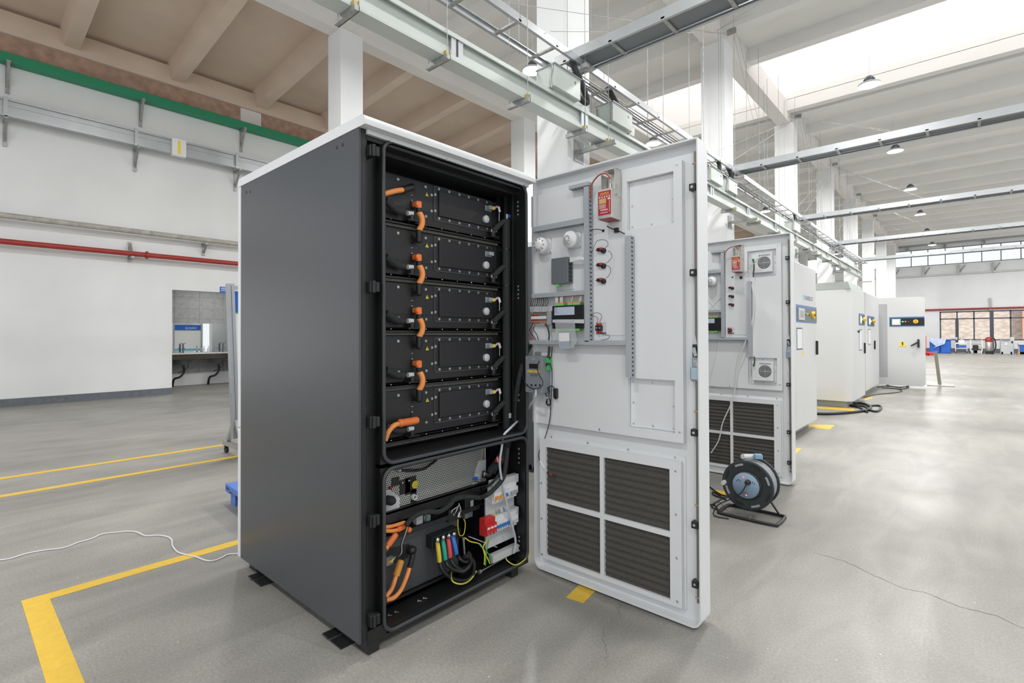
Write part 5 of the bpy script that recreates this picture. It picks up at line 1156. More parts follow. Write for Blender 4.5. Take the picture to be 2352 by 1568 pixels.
wloop([g1(1075, 1450, .02), g1(1110, 1370, .03), g1(1160, 1260, .03), g1(1240, 1230, .03), g1(1320, 1250, .03), g1(1340, 1310, .03), g1(1300, 1360, .02)], 'thin black wire looping over the top switch')
wloop([g1(1340, 1400, .02), g1(1390, 1440, .03), g1(1400, 1500, .03), g1(1360, 1560, .03), g2(1250, 160, .02)], 'thin wire bowing between top and middle switches')
wloop([g2(1250, 180, .02), g2(1310, 220, .03), g2(1320, 290, .03), g2(1290, 350, .03), g2(1250, 385, .02)], 'thin wire bowing between middle and bottom switches')
wloop([g1(1075, 1085, .02), g1(1130, 1068, .02), g1(1200, 1070, .02), g1(1260, 1085, .01)], 'black wire from the duct to the small round grommet', None, .002)
p = g1(1272, 1090); tag(MB().lathe((p.x, YPN-.0, p.z), (0, -1, 0), [(0, .0085), (.006, .007), (.008, 0)], 0, 14).build('cable_grommet', M_plast), 'small black grommet above the column of switches', 'grommet')
wloop([g1(1320, 1015, .03), g1(1370, 1045, .02), g1(1440, 1070, .015), g1(1520, 1100, .015), g1(1600, 1140, .02)], 'black cable from canister foot to the right duct', None, .0028)
p = g1(1471, 1080, .01); tag(MB().box(p.x-.011, p.x+.011, YPN-.016, YPN, p.z-.012, p.z+.012, 0, .002).build('cable_clip', M_plast), 'square black clip holding the canister cable', 'clip')
# small relay at the foot of the panel
p = g2(1155, 1130, .01)
t = empty('relay_module', (p.x, YPN-.002, p.z-.03), 'small black relay with red plugs at the foot of the column of switches', 'relay')
MB().box(p.x-.024, p.x+.036, YPN-.004, YPN-.002, p.z-.032, p.z+.030).build('base_plate', M_dgrey, t)
MB().box(p.x-.018, p.x+.036, YPN-.006, YPN-.004, p.z-.022, p.z+.030).build('clear_tray', M_lgrey, t)
MB().box(p.x-.018, p.x+.018, YPN-.024, YPN-.006, p.z-.014, p.z+.014, 0, .002).build('body', M_plast, t)
for sx in (-.009, .009):
    for sz in (-1, 1): MB().box(p.x+sx-.004, p.x+sx+.004, YPN-.020, YPN-.010, p.z+sz*.014, p.z+sz*.026).build('red_plug', M_red, t)
screws(t, [(p.x-.009, YPN-.024, p.z), (p.x+.009, YPN-.024, p.z)], (0, -1, 0), .003)
wloop([g2(1020, 960, .02), g2(1070, 910, .03), g2(1140, 905, .03), g2(1190, 950, .03), g2(1160, 1040, .02)], 'upper thin wire looping over the small relay')
wloop([g2(1025, 955, .02), g2(1080, 950, .03), g2(1130, 990, .03), g2(1125, 1045, .02)], 'inner thin wire looping over the small relay')
wloop([g2(1170, 1200, .02), g2(1220, 1230, .03), g2(1290, 1235, .03), g2(1305, 1270, .03), g2(1260, 1300, .02), g2(1180, 1310, .02)], 'thin wire looping under the small relay')
# temperature controller near the hinge
def g3(u, v, d=0.): return at(1190+u/4.9, 780+v/4.9, y=YPN-d)
dd = .08; a, c = g3(80, 190, dd), g3(268, 595, dd); zt, zb = g3(180, 185, dd).z, g3(180, 598, dd).z
t = empty('display_controller', (a.x, YPN-dd, zb), 'grey controller box with small black display and yellow strip beside the hinge', 'controller')
MB().box(a.x, c.x, YPN-dd, YPN-.002, zb, zt, 0, .003).build('case', mat('blue_grey_case', (.24, .26, .285), .45), t)
MB().box(a.x+.025, a.x+.055, YPN-.02, YPN-.002, zt, zt+.022).build('mounting_lug', M_galvd, t)
p, q = g3(125, 268, dd), g3(225, 328, dd); f = MB().box(p.x, q.x, YPN-dd-.001, YPN-dd, q.z, p.z).build('display', M_plast, t)
for u in (112, 236):
    for v in (282, 312): p = g3(u, v, dd); MB().box(p.x-.0035, p.x+.0035, YPN-dd-.0015, YPN-dd, p.z-.003, p.z+.003, 0, .0008).build('button', mat('orange_red_button', (.75, .16, .09), .4), t)
p, q = g3(103, 342, dd), g3(245, 372, dd); b = MB().box(p.x, q.x, YPN-dd-.0008, YPN-dd, q.z, p.z); b.box((p.x+q.x)/2-.008, (p.x+q.x)/2+.008, YPN-dd-.0012, YPN-dd-.0008, (p.z+q.z)/2-.0006, (p.z+q.z)/2+.0012, 1); b.build('yellow_strip', [mat('amber_label', (.80, .52, .05), .5), M_redp], t)
b = MB()
for i in range(8): p = g3(142+10*i, 380, dd); q = g3(142+10*i, 415, dd); b.box(p.x, p.x+.0018, YPN-dd-.0006, YPN-dd, q.z, p.z)
for i in range(4): p = g3(92+48*i, 500, dd); q = g3(112+48*i, 522, dd); b.box(p.x, q.x, YPN-dd-.0006, YPN-dd, q.z, p.z)
b.build('slots_and_openings', M_plast, t)
b = MB()
for i in range(3): p = g3(155+14*i, 222, dd); b.box(p.x, p.x+.003, YPN-dd-.0006, YPN-dd, p.z, p.z+.005)
p = g3(85, 205, dd); b.box(p.x, p.x+.012, YPN-dd-.0006, YPN-dd, p.z-.001, p.z+.001); b.build('pale_marks', M_lgrey, t)
for v in (230, 312): p = g3(292, v, .03); MB().box(c.x, c.x+.016, YPN-.045, YPN-.01, p.z-.014, p.z+.014, 0, .001).build('green_terminal', M_green, t)
p = g3(412, 600, .02); t = empty('humidity_sensor', (p.x, YPN-.002, p.z-.03), 'small black ribbed sensor hanging beside the coiled cable on the door', 'sensor')
b = MB().box(p.x-.012, p.x+.012, YPN-.020, YPN-.002, p.z-.024, p.z+.026, 0, .003)
b.prism([(p.x-.012, p.z-.024), (p.x+.012, p.z-.024), (p.x+.004, p.z-.034), (p.x-.002, p.z-.034)], 'y', YPN-.018, YPN-.004); b.build('body', M_plast, t)
MB().tube([g3(405, 540, .015), g3(380, 520, .02), g3(350, 535, .02), g3(335, 580, .02)], .0028, 0, 6).build('cable', M_plast, t)
b = MB()
for i in range(4): o_ = .002*i; b.tube([g3(310+4*i, 545, .02), g3(345-3*i, 540, .022+o_), g3(350, 620, .024+o_), g3(345, 650, .028), g3(368-2*i, 700, .022+o_), g3(345, 742-2*i, .02), g3(315+3*i, 710, .02), g3(328, 650, .028), g3(305+2*i, 600, .022+o_)], .0026, 0, 6, closed=True)
tag(b.build('coiled_cable', M_plast), 'bundle of coiled black cable tied with a white band beside the controller', 'cable')
p = g3(330, 652, .03); tag(MB().cbox(p, (.016, .014, .004)).build('cable_tie', M_wht), 'white tie round the coiled black cable', 'cable tie')
tag(MB().tube([g3(350, 80, .02), g3(345, 160, .03), g3(330, 270, .04), g3(318, 300, .04)], .0065, 0, 8).build('thick_cable', M_plast), 'thick black cable from duct down to the green terminals', 'cable')
tag(MB().tube([g3(385, 80, .02), g3(375, 180, .03), g3(345, 240, .03), g3(378, 330, .025), g3(382, 480, .02), g3(372, 640, .02), g3(365, 820, .012), g3(345, 960, .008), g3(300, 1110, -.01), g3(258, 1210, -.01), g3(235, 1270, -.005), g3(240, 1350, .0), g3(275, 1420, .0), g3(320, 1480, .01), g3(360, 1515, .01)], .0026, 0, 6).build('sensor_cable', M_plast), 'long thin black sensor cable trailing down to the filter', 'cable')
tag(MB().tube([g3(245, 1360, .003), g3(275, 1420, .004), g3(320, 1485, .013)], .0034, 0, 6).build('white_sleeve', M_wht), 'white sleeve on the sensor cable above the filter', 'wire sleeve')
tag(MB().cyl(g3(355, 1512, .012), g3(385, 1520, .012), .005, 0, 8).cyl(g3(385, 1520, .012), g3(412, 1548, .012), .005, 1, 8).build('probe_tip', [M_red, M_plast]), 'red and black probe at the end of the sensor cable', 'sensor')
tag(MB().tube([g3(318, 300, .04), g3(315, 370, .03), g3(322, 470, .02), g3(318, 560, .02)], .003, 0, 6).build('thin_cable', M_plast), 'thin black cable from green terminals to the coil', 'cable')
tag(MB().tube([g3(280, 230, .05), g3(235, 245, dd+.004), g3(215, 320, dd+.006), g3(240, 400, dd+.006), g3(275, 460, dd), g3(270, 520, dd+.005), g3(190, 552, dd+.008), g3(110, 520, dd+.005), g3(60, 430, dd), g3(45, 250, dd-.02), g3(75, 60, dd-.03)], .0022, 0, 6).build('looped_cable', M_plast), 'thin black cable looping across the front of the grey controller', 'cable')
# ================================================================== REST OF THE ROW
O2 = (-.25, 2.70, 0)
c2 = make_cabinet(XF+O2[0], YL+O2[1], 'second battery cabinet of the row, mostly hidden behind the nearest open door', False)
d2 = make_door(c2, O2, 1)
dup(can, O2, 'steel canister with red label on the second open door, behind the first')
dup(ctrl, O2, 'black control module with green terminals on the second open door')
for p, l in zip(pods, ('top', 'middle', 'bottom')): dup(p, O2, l+' of the three dark red and black switches on the second open door')
OV = Vector(O2)
for o in [o for o in bpy.data.objects if o.parent is None and o.name in ('smoke_detector', 'relay_module', 'cable_grommet', 'cable_clip')]:
    c = copy_tree(o); c.location = o.location+OV
    c['label'] = {'smoke_detector': 'white round smoke detector half hidden at the left of the second open door', 'relay_module': 'small relay with red plugs at the foot of the second open door panel', 'cable_grommet': 'small black grommet on the second open door', 'cable_clip': 'square black cable clip on the second open door'}[o.name]
def y2(px, py, d=.03): return at(px, py, y=YS+O2[1]-d)
M_wc = mat('white_cable_sheath', (.66, .67, .68), .4)
tag(MB().tube([y2(1745, 590, .1), y2(1700, 640), y2(1660, 680), y2(1628, 712)], .0045, 0, 6).build('white_cable', M_wc), 'straight white cable slanting across the second open door', 'cable')
tag(MB().tube([y2(1628, 690), y2(1645, 715), y2(1650, 760), y2(1648, 800), y2(1640, 840), y2(1629, 880)], .0035, 0, 6).build('white_cable', M_wc), 'thin white cable curving down at the left edge of the second open door', 'cable')
tag(MB().tube([y2(1722, 640, .05), y2(1731, 680, .05), y2(1729, 730, .06), y2(1712, 785, .07), y2(1694, 830, .07), y2(1688, 890, .06), y2(1680, 925, .06), y2(1660, 970, .06), y2(1651, 1010, .06), y2(1633, 1040, .06)], .0055, 0, 6).build('white_cable', M_wc), 'long white cable falling in bends down the second open door', 'cable')

# closed cabinets further along
def closed(x, y0, y1, lbl, zt=2.27, base=.12, side=M_cabw, rad=0):
    t = empty('energy_cabinet', (x, y0, 0), lbl, 'cabinet', 'white energy cabinets down the row')
    xb = x-1.3
    if rad:
        MB().prism(rr4(xb, x-.003, y0, y1, .02, .02, .02, rad), 'z', base, zt-.13, 0, True).build('body', side, t); MB().box(x-.03, x, y0+rad+.02, y1-.02, base+.01, zt-.14, 0, .004).build('front_door', M_cabw, t)
    else:
        b = MB(); b.box(xb, x-.03, y0, y1, base, zt-.13, 0, .02); b.build('body', side, t)
        b = MB().box(x-.035, x, y0+.015, y1-.005, base, zt-.02, 0, .015); b.build('front_door', M_cabw, t)
    b = MB(); v = [(xb, zt-.13), (x-.02, zt-.13), (x-.06, zt), (xb+.04, zt)]; b.prism(v, 'y', y0-.005, y1, 0); lab(b.build('roof', mat('grey_green_roof', (.40, .43, .41), .5), t), 'grey green roof cap')
    MB().box(xb+.05, x-.10, y0+.06, y1-.06, 0, base).build('plinth', mat('grey_plinth', (.33, .36, .35), .5), t)
    return t
def panel(x, t, y0, y1, z0, z1, lit=0, ax='x'):
    """control strip on a plane facing +x, or facing -y when ax is y (then y0,y1 are x)"""
    def bx(b, u0, u1, v0, v1, d0, d1, m=0, bev=0):
        if ax == 'x': b.box(x+d0, x+d1, u0, u1, v0, v1, m, bev)
        else: b.box(u0, u1, x-d1, x-d0, v0, v1, m, bev)
        return b
    w_ = y1-y0; h = z1-z0
    p = bx(MB(), y0, y1, z0, z1, 0, .004).build('control_panel', mat('blue_panel_edge', (.08, .20, .45), .4), t)
    bx(MB(), y0+.02, y1-.0, z0+.02, z1-.03, .004, .006).build('panel_face', M_dgrey if not lit else M_plast, p)
    f = bx(MB(), y0+w_*.07, y0+w_*.33, z0+h*.14, z1-h*.2, .006, .02, 0, .003).build('screen_frame', M_lgrey, p)
    bx(MB(), y0+w_*.11, y0+w_*.29, z0+h*.28, z1-h*.32, .02, .021).build('screen', M_scr if lit else mat('grey_screen', (.30, .34, .33), .2), p)
    zc = z0+h*.5
    def cyl(u, r, d, m, nm):
        a = V((x+.006, u, zc)) if ax == 'x' else V((u, x-.006, zc)); n = V((1, 0, 0)) if ax == 'x' else V((0, -1, 0))
        MB().cyl(a, a+n*d, r, 0, 16).build(nm, m, p)
    cyl(y0+w_*.39, .015, .02, M_gl if lit else M_green, 'green_button'); cyl(y0+w_*.47, .015, .02, M_yel, 'yellow_button'); cyl(y0+w_*.55, .015, .02, M_redp, 'red_button')
    cyl(y0+w_*.76, .05, .03, M_yel, 'emergency_stop_base'); cyl(y0+w_*.76, .024, .045, M_or2 if lit else M_red, 'emergency_stop')
    return p
def doc(x, t, y0, y1, z0, z1):
    MB().box(x, x+.003, y0, y1, z0, z1).build('document_frame', M_ink, t); MB().box(x+.003, x+.004, y0+.015, y1-.015, z0+.015, z1-.015).build('document', M_paper, t)
c3 = closed(-1.63, 7.22, 8.46, 'closed white cabinet with blue ENERGY lettering beside the second open door', 2.29, .10)
panel(-1.63, c3, 7.285, 8.455, 1.49, 1.72)
doc(-1.63, c3, 7.30, 7.60, 1.135, 1.42)
text('lettering', 'ENERGY', .085, (-1.6295, 7.79, 1.800), (0, 1, 0), (0, 0, 1), M_ink, c3, .0006, 'LEFT', 1.45)
b = MB()
for i in range(2): b.prism([(7.63+.07*i, 1.865), (7.66+.07*i, 1.865), (7.69+.07*i, 1.80), (7.675+.07*i, 1.79)], 'x', -1.63, -1.629); b.prism([(7.72+.06*i, 1.865), (7.70+.06*i, 1.865), (7.665+.06*i, 1.79), (7.68+.06*i, 1.80)], 'x', -1.63, -1.629)
lab(b.build('logo_mark', M_lb, c3), 'pale blue W shaped mark')
b = MB(); b.prism([(7.60, 1.05), (7.70, 1.05), (7.65, 1.14)], 'x', -1.63, -1.628, 0); b.build('warning_sticker', M_yel, c3)
MB().box(-1.63, -1.60, 8.40, 8.425, 1.04, 1.24, 0, .006).build('door_handle', M_plast, c3)
c4 = closed(-1.53, 10.85, 12.35, 'wide white cabinet with rounded front corner and grey plinth in the middle of the row', 2.28, .12, M_cabw, .14)
panel(-1.53, c4, 11.6, 12.30, 1.50, 1.73, 1); doc(-1.53, c4, 11.62, 11.95, 1.02, 1.42); MB().box(-1.53, -1.50, 12.2, 12.225, .95, 1.16, 0, .006).build('door_handle', M_plast, c4)
MB().box(-1.53, -1.50, 11.45, 11.50, 1.36, 1.40, 0, .008).build('key_lock', M_plast, c4)
c5 = closed(-1.60, 13.0, 15.2, 'farther white cabinet showing a lit control panel, before the far open door', 2.24, .12)
panel(-1.60, c5, 13.3, 14.35, 1.50, 1.73, 1); doc(-1.60, c5, 13.35, 13.75, 1.1, 1.44); MB().box(-1.60, -1.57, 14.3, 14.33, .98, 1.18, 0, .006).build('door_handle', M_plast, c5)
# far open door seen from outside
t = empty('energy_cabinet', (-1.75, 15.8, 0), 'farthest cabinet with its rounded door open towards the camera', 'cabinet', 'white energy cabinets down the row')
MB().box(-3.0, -1.76, 15.85, 17.2, .12, 2.2, 0, .02).build('body', M_cabw, t)
MB().box(-2.9, -1.85, 15.95, 17.1, 0, .12).build('plinth', M_dgrey, t)
MB().prism(rrect(-1.735, -.755, .06, 2.235, .08, 8), 'y', 15.8, 15.88).build('front_door', M_cabw, t)
MB().box(-1.675, -1.49, 15.796, 15.8, .25, 2.08).build('perforated_strip', mat('fine_grey_perforation', (.42, .43, .44), .5, var=.2, scale=300), t)
panel(15.8, t, -1.447, -.765, 1.515, 1.75, 1, 'y')
b = MB().prism([(-1.28, 1.02), (-1.10, 1.02), (-1.19, 1.17)], 'y', 15.796, 15.8, 0); b.prism([(-1.20, 1.05), (-1.18, 1.05), (-1.175, 1.13), (-1.205, 1.13)], 'y', 15.795, 15.7962, 1); b.build('warning_sticker', [M_yel, M_plast], t)
MB().box(-.90, -.86, 15.74, 15.8, 1.0, 1.2, 0, .008).bar((-.90, 15.76, 1.12), (-1.02, 15.72, 1.04), .03, .03).build('door_handle', M_plast, t)
for x in (-1.5, -1.1): MB().cyl((x, 15.84, .0), (x, 15.84, .06), .03, 0, 12).build('door_prop', M_dgrey, t)
# black hoses and cables on the floor
def floorc(lbl, pts, r, m=None, name='floor_cable', grp=None, n=8):
    P = [at(u, v, z=r) for u, v in pts]; tag(MB().tube(P, r, 0, n).build(name, m or M_plast), lbl, 'cable', grp)
floorc('thick black cable curving on the floor at the foot of the wide cabinet', [(1850, 948), (1900, 950), (1960, 946), (1995, 940), (1998, 932), (1980, 926), (1955, 925)], .022)
floorc('second black cable looping past the wide cabinet with a grey end', [(1955, 930), (1985, 933), (2000, 942), (2015, 944), (2024, 936), (2018, 931), (1990, 932)], .018)
floorc('third black cable beside the plinth of the wide cabinet', [(1950, 930), (1975, 936), (1992, 946)], .018)
floorc('thin dark cable sweeping across the floor before the far open door', [(1985, 912), (2010, 906), (2050, 902), (2072, 898), (2060, 893), (2025, 890)], .010)
floorc('thin dark cable tangle under the far open door', [(2015, 888), (2040, 886), (2065, 889), (2085, 887), (2080, 892), (2060, 893)], .012)
floorc('white cable snaking over the floor at the left', [(x/3.675, 1180+y/3.675) for x, y in ((-60, 392), (0, 388), (90, 375), (220, 335), (380, 305), (540, 285), (660, 240), (770, 210), (860, 170), (980, 155), (1100, 146), (1160, 155), (1230, 184), (1340, 180), (1420, 195), (1452, 225), (1455, 265), (1500, 320), (1580, 345), (1650, 360), (1740, 392), (1810, 392), (1880, 365), (1930, 340), (2060, 332))], .0045, M_wc, 'white_floor_cable', None, 8)
# cable reel
rc = V((-1.335, 3.98, .218)); R_ = .178
t = empty('cable_reel', (rc.x, rc.y, 0), 'black cable reel with blue socket plate standing before the second open door', 'cable reel')
rc = at(1717, 1114, y=3.90); rc.y = 3.98
def flange(y, nm):
    b = MB().lathe((rc.x, y, rc.z), (0, 1, 0), [(-.006, .02), (-.006, R_-.02), (-.010, R_-.006), (-.006, R_), (.006, R_), (.008, R_-.01), (.004, .02)], 0, 56)
    return b.build(nm, mat('black_reel_plastic', (.030, .036, .040), .5, var=.3, scale=150), t)
f1 = flange(3.90, 'front_flange'); f2 = flange(4.05, 'rear_flange')
for i in range(8):
    a = math.radians(22+45*i); pts = []
    for s_ in (-1, 1):
        pass
    rr = .150; P = [(rc.x+(rr+dr)*math.cos(a+da), rc.z+(rr+dr)*math.sin(a+da)) for dr, da in ((-.007, -.2), (-.007, -.07), (-.007, .07), (-.007, .2), (.007, .2), (.007, .07), (.007, -.07), (.007, -.2))]
    MB().prism(P, 'y', 3.8885, 3.894).build('slot_rim', M_plast if i % 2 else M_grey, f1)
MB().lathe((rc.x, 3.90, rc.z), (0, 1, 0), [(-.006, .10), (-.018, .10), (-.020, .09), (-.020, 0)], 0, 40).build('hub_ring', M_plast, t)
so = MB().lathe((rc.x-.006, 3.88, rc.z), (0, 1, 0), [(0, .092), (-.006, .090), (-.007, 0)], 0, 40).build('socket_plate', mat('blue_grey_socket_plate', (.24, .34, .46), .45), t)
for a in range(3):
    b = MB()
    for i in range(3): an = a*2.1+.5; c_ = V((rc.x-.006+.055*math.cos(an)+.012*(i-1), 3.8725, rc.z+.055*math.sin(an)+.008*(i % 2))); b.cbox(c_, (.004, .002, .010))
    b.build('socket_holes', M_plast, so)
MB().cyl((rc.x-.02, 3.874, rc.z+.06), (rc.x-.02, 3.870, rc.z+.06), .006, 0, 10).build('red_lamp', M_rl, so)
MB().cyl((rc.x, 3.874, rc.z-.065), (rc.x, 3.870, rc.z-.065), .006, 0, 10).build('red_lamp', M_rl, so)
MB().lathe((rc.x+.012, 3.872, rc.z+.030), (0, -1, 0), [(0, .020), (.022, .018), (.030, .012), (.03, 0)], 0, 14).build('black_plug', M_plast, t)
MB().cyl((rc.x-.16, 3.892, rc.z-.005), (rc.x-.16, 3.86, rc.z-.005), .016, 0, 14).build('crank_knob', M_lgrey, t)
b = MB()
for i in range(9): b.tube([(rc.x+(.155-.004*(i % 2))*math.cos(q*math.pi/12), 3.915+.015*i, rc.z+(.155-.004*(i % 2))*math.sin(q*math.pi/12)) for q in range(24)], .009, 0, 6, sub=1, closed=True)
b.build('wound_cable', M_grey, t)
b = MB().tube([(rc.x-.165, 3.86, .012), (rc.x+.165, 3.86, .012), (rc.x+.20, 3.90, .012), (rc.x+.20, 4.06, .012), (rc.x+.165, 4.10, .012), (rc.x-.165, 4.10, .012), (rc.x-.20, 4.06, .012), (rc.x-.20, 3.90, .012)], .011, 0, 8, sub=3, closed=True)
for y in (4.095,): b.bar((rc.x-.165, y, .012), (rc.x, y, rc.z), .016, .010).bar((rc.x+.165, y, .012), (rc.x, y, rc.z), .016, .010)
b.cyl((rc.x, 3.90, rc.z), (rc.x, 4.10, rc.z), .012)
b.build('stand_frame', M_plast, t)
MB().cyl((rc.x+.01, 4.02, rc.z+R_+.01), (rc.x-.04, 3.92, rc.z+R_+.02), .019, 0, 14).build('coupling_socket', M_lgrey, t)
MB().cbox((rc.x+.045, 4.0, rc.z+R_+.02), (.055, .045, .035), 0, .006, rz=.5).build('coupling_lid', mat('pale_blue_lid', (.25, .42, .58), .4), t)
tag(MB().tube([(rc.x+.012, 3.845, rc.z+.03), (rc.x-.02, 3.83, rc.z-.04), (rc.x-.09, 3.83, rc.z-.10), (rc.x-.18, 3.82, rc.z-.16), (rc.x-.21, 3.80, .02), (rc.x-.18, 3.78, .008), (rc.x-.10, 3.80, .006)], .0045, 0, 6).build('plug_cable', M_plast), 'thin black cable from the plug on the reel to the floor', 'cable')
floorc('black cable tangle on the floor left of the reel', [(1630, 1118), (1655, 1135), (1680, 1140), (1655, 1142), (1638, 1135), (1640, 1130), (1668, 1148)], .006)
floorc('black cable loop on the floor at the door foot left of the reel', [(1670, 1138), (1650, 1150), (1634, 1162), (1648, 1170), (1642, 1160), (1630, 1158)], .006)
floorc('thin grey cable lying in front of the reel', [(1652, 1150), (1680, 1178), (1715, 1190), (1726, 1185)], .003, M_grey)
# banner stands
def banner(y0, y1, lean, lbl):
    x = -6.1
    t = empty('information_board', (x, y0, 0), lbl, 'board', 'wheeled information boards')
    for y in (y0, y1): 
        b = MB().bar((x, y+lean, .20), (x, y, 1.92), .07, .07, 0); b.build('post', M_galv, t)
        MB().bar((x+.036, y+lean, .22), (x+.036, y, 1.90), .003, .012, 0).bar((x-.036, y+lean, .22), (x-.036, y, 1.90), .003, .012, 0).build('groove', M_dgrey, t)
        MB().box(x-.30, x+.28, y+lean-.03, y+lean+.03, .09, .14).build('foot_rail', M_galv, t)
        for sx in (-.24, .24): MB().bar((x+sx*.9, y+lean, .14), (x, y+lean, .42), .04, .04).build('foot_brace', M_galv, t)
        for sx in (-.27, .25): MB().cyl((x+sx, y+lean-.015, .035), (x+sx, y+lean+.015, .035), .035, 0, 14).box(x+sx-.01, x+sx+.01, y+lean-.02, y+lean+.02, .04, .095).build('caster', M_plast, t)
    MB().box(x-.02, x+.02, y0, y1, 1.86, 1.90).box(x-.02, x+.02, y0, y1, .66, .70).build('cross_rail', M_galv, t)
    p = MB().box(x-.008, x+.008, y0+.04, y1-.04, .70, 1.85).build('board_sheet', M_paper, t)
    b = MB()
    for sx in (-.0095, .0085): b.box(x+sx, x+sx+.001, y0+.04, y1-.04, 1.60, 1.84)
    b.build('blue_header', M_bpr, p)
    b = MB()
    for sx in (-.0095, .0085): b.box(x+sx, x+sx+.001, y0+.04, y1-.04, 1.585, 1.60, 0); b.box(x+sx, x+sx+.001, y0+.04, y1-.04, .72, .78, 1)
    b.build('green_and_cyan_bands', [M_lgreen, M_cyan], p)
    return t, p
t, p = banner(2.13, 3.25, .06, 'wheeled aluminium information board half hidden left behind the big cabinet')
t, p = banner(6.75, 7.85, 0, 'second wheeled information board, seen reversed in the washroom mirror')
text('header_lettering', 'WINCLE', .12, (-6.1105, 7.65, 1.66), (0, -1, 0), (0, 0, 1), M_wht, p, .0005)
# blue pallet
t = empty('plastic_pallet', (-4.75, 1.9, 0), 'blue plastic pallet corner peeking out left behind the big cabinet', 'pallet')
ax = at(518, 1110, z=.16); bx_ = at(545, 1128, z=.16)
ex = (bx_-ax).normalized(); ey = V((-ex.y, ex.x, 0)); o0 = ax
def pq(u, v, z): return o0+ex*u+ey*v+V((0, 0, z-.16))
def pbox(u0, u1, v0, v1, z0, z1, nm):
    c = [pq(u, v, z) for u in (u0, u1) for v in (v0, v1) for z in (z0, z1)]
    return MB().add(c, [(0, 1, 3, 2), (4, 6, 7, 5), (0, 4, 5, 1), (2, 3, 7, 6), (0, 2, 6, 4), (1, 5, 7, 3)]).build(nm, mat('blue_pallet_plastic', (.08, .17, .50), .5), t)
for i in range(6): pbox(0, .8, .0+.14*i, .10+.14*i, .12, .16, 'deck_slat')
for u in (0, .70): pbox(u, u+.10, 0, .8, .10, .14, 'deck_edge')
for u in (.03, .35, .67):
    for v in (.03, .35, .67): pbox(u, u+.11, v, v+.11, 0, .12, 'foot_block')
# stanchion
t = empty('barrier_post', (-.56, 17.0, 0), 'steel barrier post with flat foot on the floor right of the far open door', 'post')
MB().bar((-.61, 17, .88), (-.53, 17, .02), .07, .07).build('post', mat('olive_steel', (.27, .25, .20), .4, .5), t); MB().box(-.78, -.24, 16.85, 17.15, 0, .03, 0, .008).build('foot_plate', M_ss, t)

# ------------------------------------------------------------------ along the far wall
def fw(px, py, y=46.5): return at(px, py, y=y)
def yb(y): return lambda px, py: at(px, py, y=y)
def fbox(t, nm, px0, py0, px1, py1, y, dep, m, bev=.01):
    a, c = at(px0, py0, y=y), at(px1, py1, y=y); z0 = c.z if c.z > .28 else 0
    return MB().box(a.x, c.x, y, y+dep, z0, a.z, 0, bev).build(nm, m, t)
for i, (x0, x1) in enumerate(((2135, 2159), (2160, 2184))):
    t = empty('storage_bin', at(x0, 806, y=45), 'big blue plastic bin against the far wall, %s of the pair' % ('left' if i == 0 else 'right'), 'bin', 'blue bins by the far wall')
    fbox(t, 'bin_body', x0, 782, x1, 807, 45, 1.0, M_blue, .05); fbox(t, 'bin_rim', x0-.5, 779, x1+.5, 782, 44.95, 1.1, M_blue, .02)
a, c = at(2132, 776, y=44.9), at(2174, 800, y=44.9)
b = MB().prism([(a.x, a.z), (c.x, a.z-.05), (c.x-.1, a.z-.4), (c.x-.7, a.z-.68), (a.x+.4, a.z-.55), (a.x+.05, a.z-.2)], 'y', 44.88, 44.93); tag(b.build('plastic_sheet', mat('crumpled_clear_sheet', (.55, .62, .82), .3, var=.2, scale=6)), 'crumpled clear plastic sheet draped over the blue bins', 'plastic sheet')
t = empty('red_trolley', at(2128, 815, y=40), 'low red trolley deck half hidden behind the far open door', 'trolley'); fbox(t, 'deck', 2118, 809, 2143, 812, 40, .8, M_red); fbox(t, 'wheel', 2130, 812, 2134, 815, 40, .1, M_plast)
fbox(t, 'handle', 2126, 772, 2128, 809, 40, .05, M_red, .002)
t = empty('work_cart', at(2210, 810, y=45), 'white wheeled cart with a blue cloth and small machine on top', 'cart')
fbox(t, 'cart_top', 2194, 787, 2222, 790, 45, .9, M_wht); fbox(t, 'cart_shelf', 2195, 799, 2221, 801, 45, .9, M_wht); fbox(t, 'blue_cloth', 2197, 793, 2220, 798, 44.98, .9, M_blue)
for x in (2194, 2220): fbox(t, 'leg', x, 788, x+1.8, 807, 45, .06, M_wht, .005); fbox(t, 'caster', x-.5, 806, x+2.5, 810, 45, .06, M_plast, .02)
t = empty('bench_machine', at(2208, 787, y=45.2), 'small silver machine standing on the white cart', 'machine'); fbox(t, 'machine_body', 2204, 772, 2213, 782, 45.2, .3, M_ss, .05); fbox(t, 'machine_base', 2201, 781, 2216, 787, 45.2, .5, M_wht, .03); fbox(t, 'wheel', 2195, 774, 2199, 780, 45.2, .08, M_lgrey, .02)
t = empty('roller_machine', at(2243, 810, y=45), 'white machine frame with steel rollers and black motor by the far wall', 'machine')
for (x0, x1) in ((2228, 2231), (2254, 2257)): fbox(t, 'side_frame', x0, 780, x1, 807, 45, .6, M_wht)
for y_ in (781, 788, 804): fbox(t, 'roller', 2230, y_, 2256, y_+3, 45.1, .2, M_ss, .03)
fbox(t, 'motor', 2234, 792, 2247, 804, 45.1, .5, M_plast, .04); fbox(t, 'gear_case', 2248, 794, 2254, 802, 45.0, .5, M_ss, .04)
for x in (2227, 2255): fbox(t, 'caster', x, 806, x+4, 811, 45, .08, M_plast, .02)
t = empty('industrial_vacuum', at(2272, 811, y=45), 'steel drum vacuum with red head and black hose by the far wall', 'vacuum cleaner')
a = at(2272, 811, y=45.2); r = (at(2281, 800, y=45.2).x-at(2263, 800, y=45.2).x)/2
MB().lathe((a.x, 45.3, .06), (0, 0, 1), [(0, r*.8), (.05, r), (.85, r), (.86, r*.9), (.86, 0)], 0, 24).build('drum', M_ss, t)
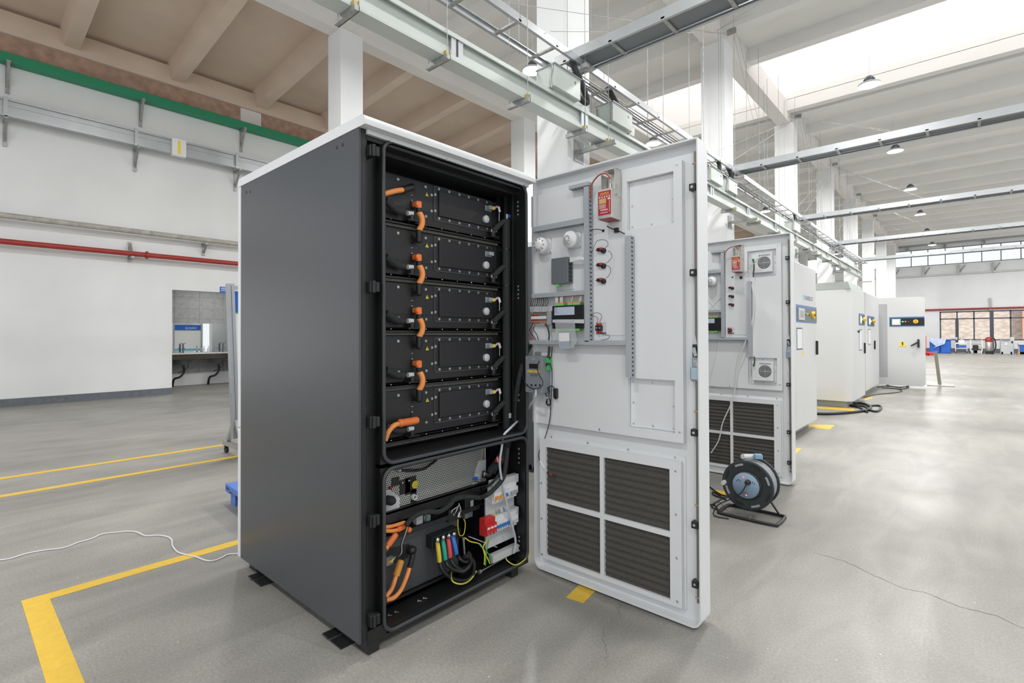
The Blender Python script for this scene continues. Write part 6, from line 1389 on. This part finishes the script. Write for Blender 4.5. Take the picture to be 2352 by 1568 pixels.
MB().lathe((a.x, 45.3, at(2272, 785, y=45.3).z), (0, 0, 1), [(0, r*1.05), (.2, r*1.1), (.32, r*.5), (.33, 0)], 0, 20).build('motor_head', M_redp, t)
P = [at(2276, 777, y=44.9), at(2284, 778, y=44.9), at(2287, 790, y=44.9), at(2286, 800, y=44.9), at(2281, 808, y=44.9)]; MB().tube(P, .035, 0, 8).build('hose', M_plast, t); fbox(t, 'trolley_base', 2263, 806, 2283, 810, 45, .6, M_plast, .03)
t = empty('grey_machine_cabinet', at(2313, 812, y=45), 'light grey wheeled machine cabinet with a tilted top at the far wall', 'machine')
fbox(t, 'body', 2298, 780, 2329, 807, 45, .9, M_lgrey, .03); fbox(t, 'top_unit', 2320, 774, 2330, 781, 45, .5, M_lgrey, .02); fbox(t, 'front_sheet', 2307, 786, 2314, 793, 44.98, .02, M_paper, .001); fbox(t, 'table', 2300, 778, 2320, 780, 44.9, .8, M_galvd, .01); fbox(t, 'dark_socket', 2323, 783, 2327, 788, 44.98, .02, M_plast, .002)
for x in (2299, 2320): fbox(t, 'caster', x, 807, x+6, 812, 45, .1, M_plast, .02)
t = empty('blue_crate', at(2346, 812, y=44.5), 'blue crate on a wooden pallet at the right picture edge by the far wall', 'crate')
fbox(t, 'crate_body', 2341, 791, 2360, 808, 44.5, 1.0, M_blue, .03); fbox(t, 'crate_lid', 2339, 789, 2362, 792, 44.45, 1.1, M_lgrey, .02); fbox(t, 'wooden_base', 2338, 808, 2362, 812, 44.5, 1.0, mat('pale_wood', (.60, .42, .24), .7), .005); fbox(t, 'wooden_post', 2339, 795, 2342, 808, 44.45, .1, mat('pale_wood', (.60, .42, .24), .7), .005)
t = empty('red_pipe', (0, YF, 3.0), 'thin red pipe running across the far wall above the windows', 'pipe')
MB().cyl((-5.3, YF-.12, 3.05), (XR, YF-.12, 3.05), .06, 0, 12).build('pipe', M_redp, t); MB().box(1.15, 1.25, YF-.14, YF, 2.9, 3.75).build('bracket', M_galvd, t)
t = empty('wall_pipe', (0, YF, 5.6), 'pale grey pipe with wall brackets under the high far windows', 'pipe')
MB().cyl((-13.7, YF-.15, 5.55), (XR, YF-.15, 5.55), .05, 0, 10).build('pipe', M_lgrey, t)
for px in (2053, 2122, 2202, 2281): x = at(px, 620, y=YF).x; MB().box(x-.04, x+.04, YF-.2, YF, 5.5, 6.2).bar((x, YF-.05, 5.6), (x+.35, YF-.25, 6.15), .05, .05).build('bracket', M_galvd, t)
t = empty('far_busway', (0, YF, 7.7), 'silver busbar trunking high on the far wall above the windows', 'busbar trunking')
MB().box(-5.4, XR, YF-.3, YF-.02, 7.75, 8.02).build('trunking', M_galv, t)
for px in (2007, 2086, 2172, 2262): x = at(px, 560, y=YF).x; MB().box(x-.03, x+.03, YF-.3, YF, 7.45, 7.75).build('bracket', M_galvd, t)
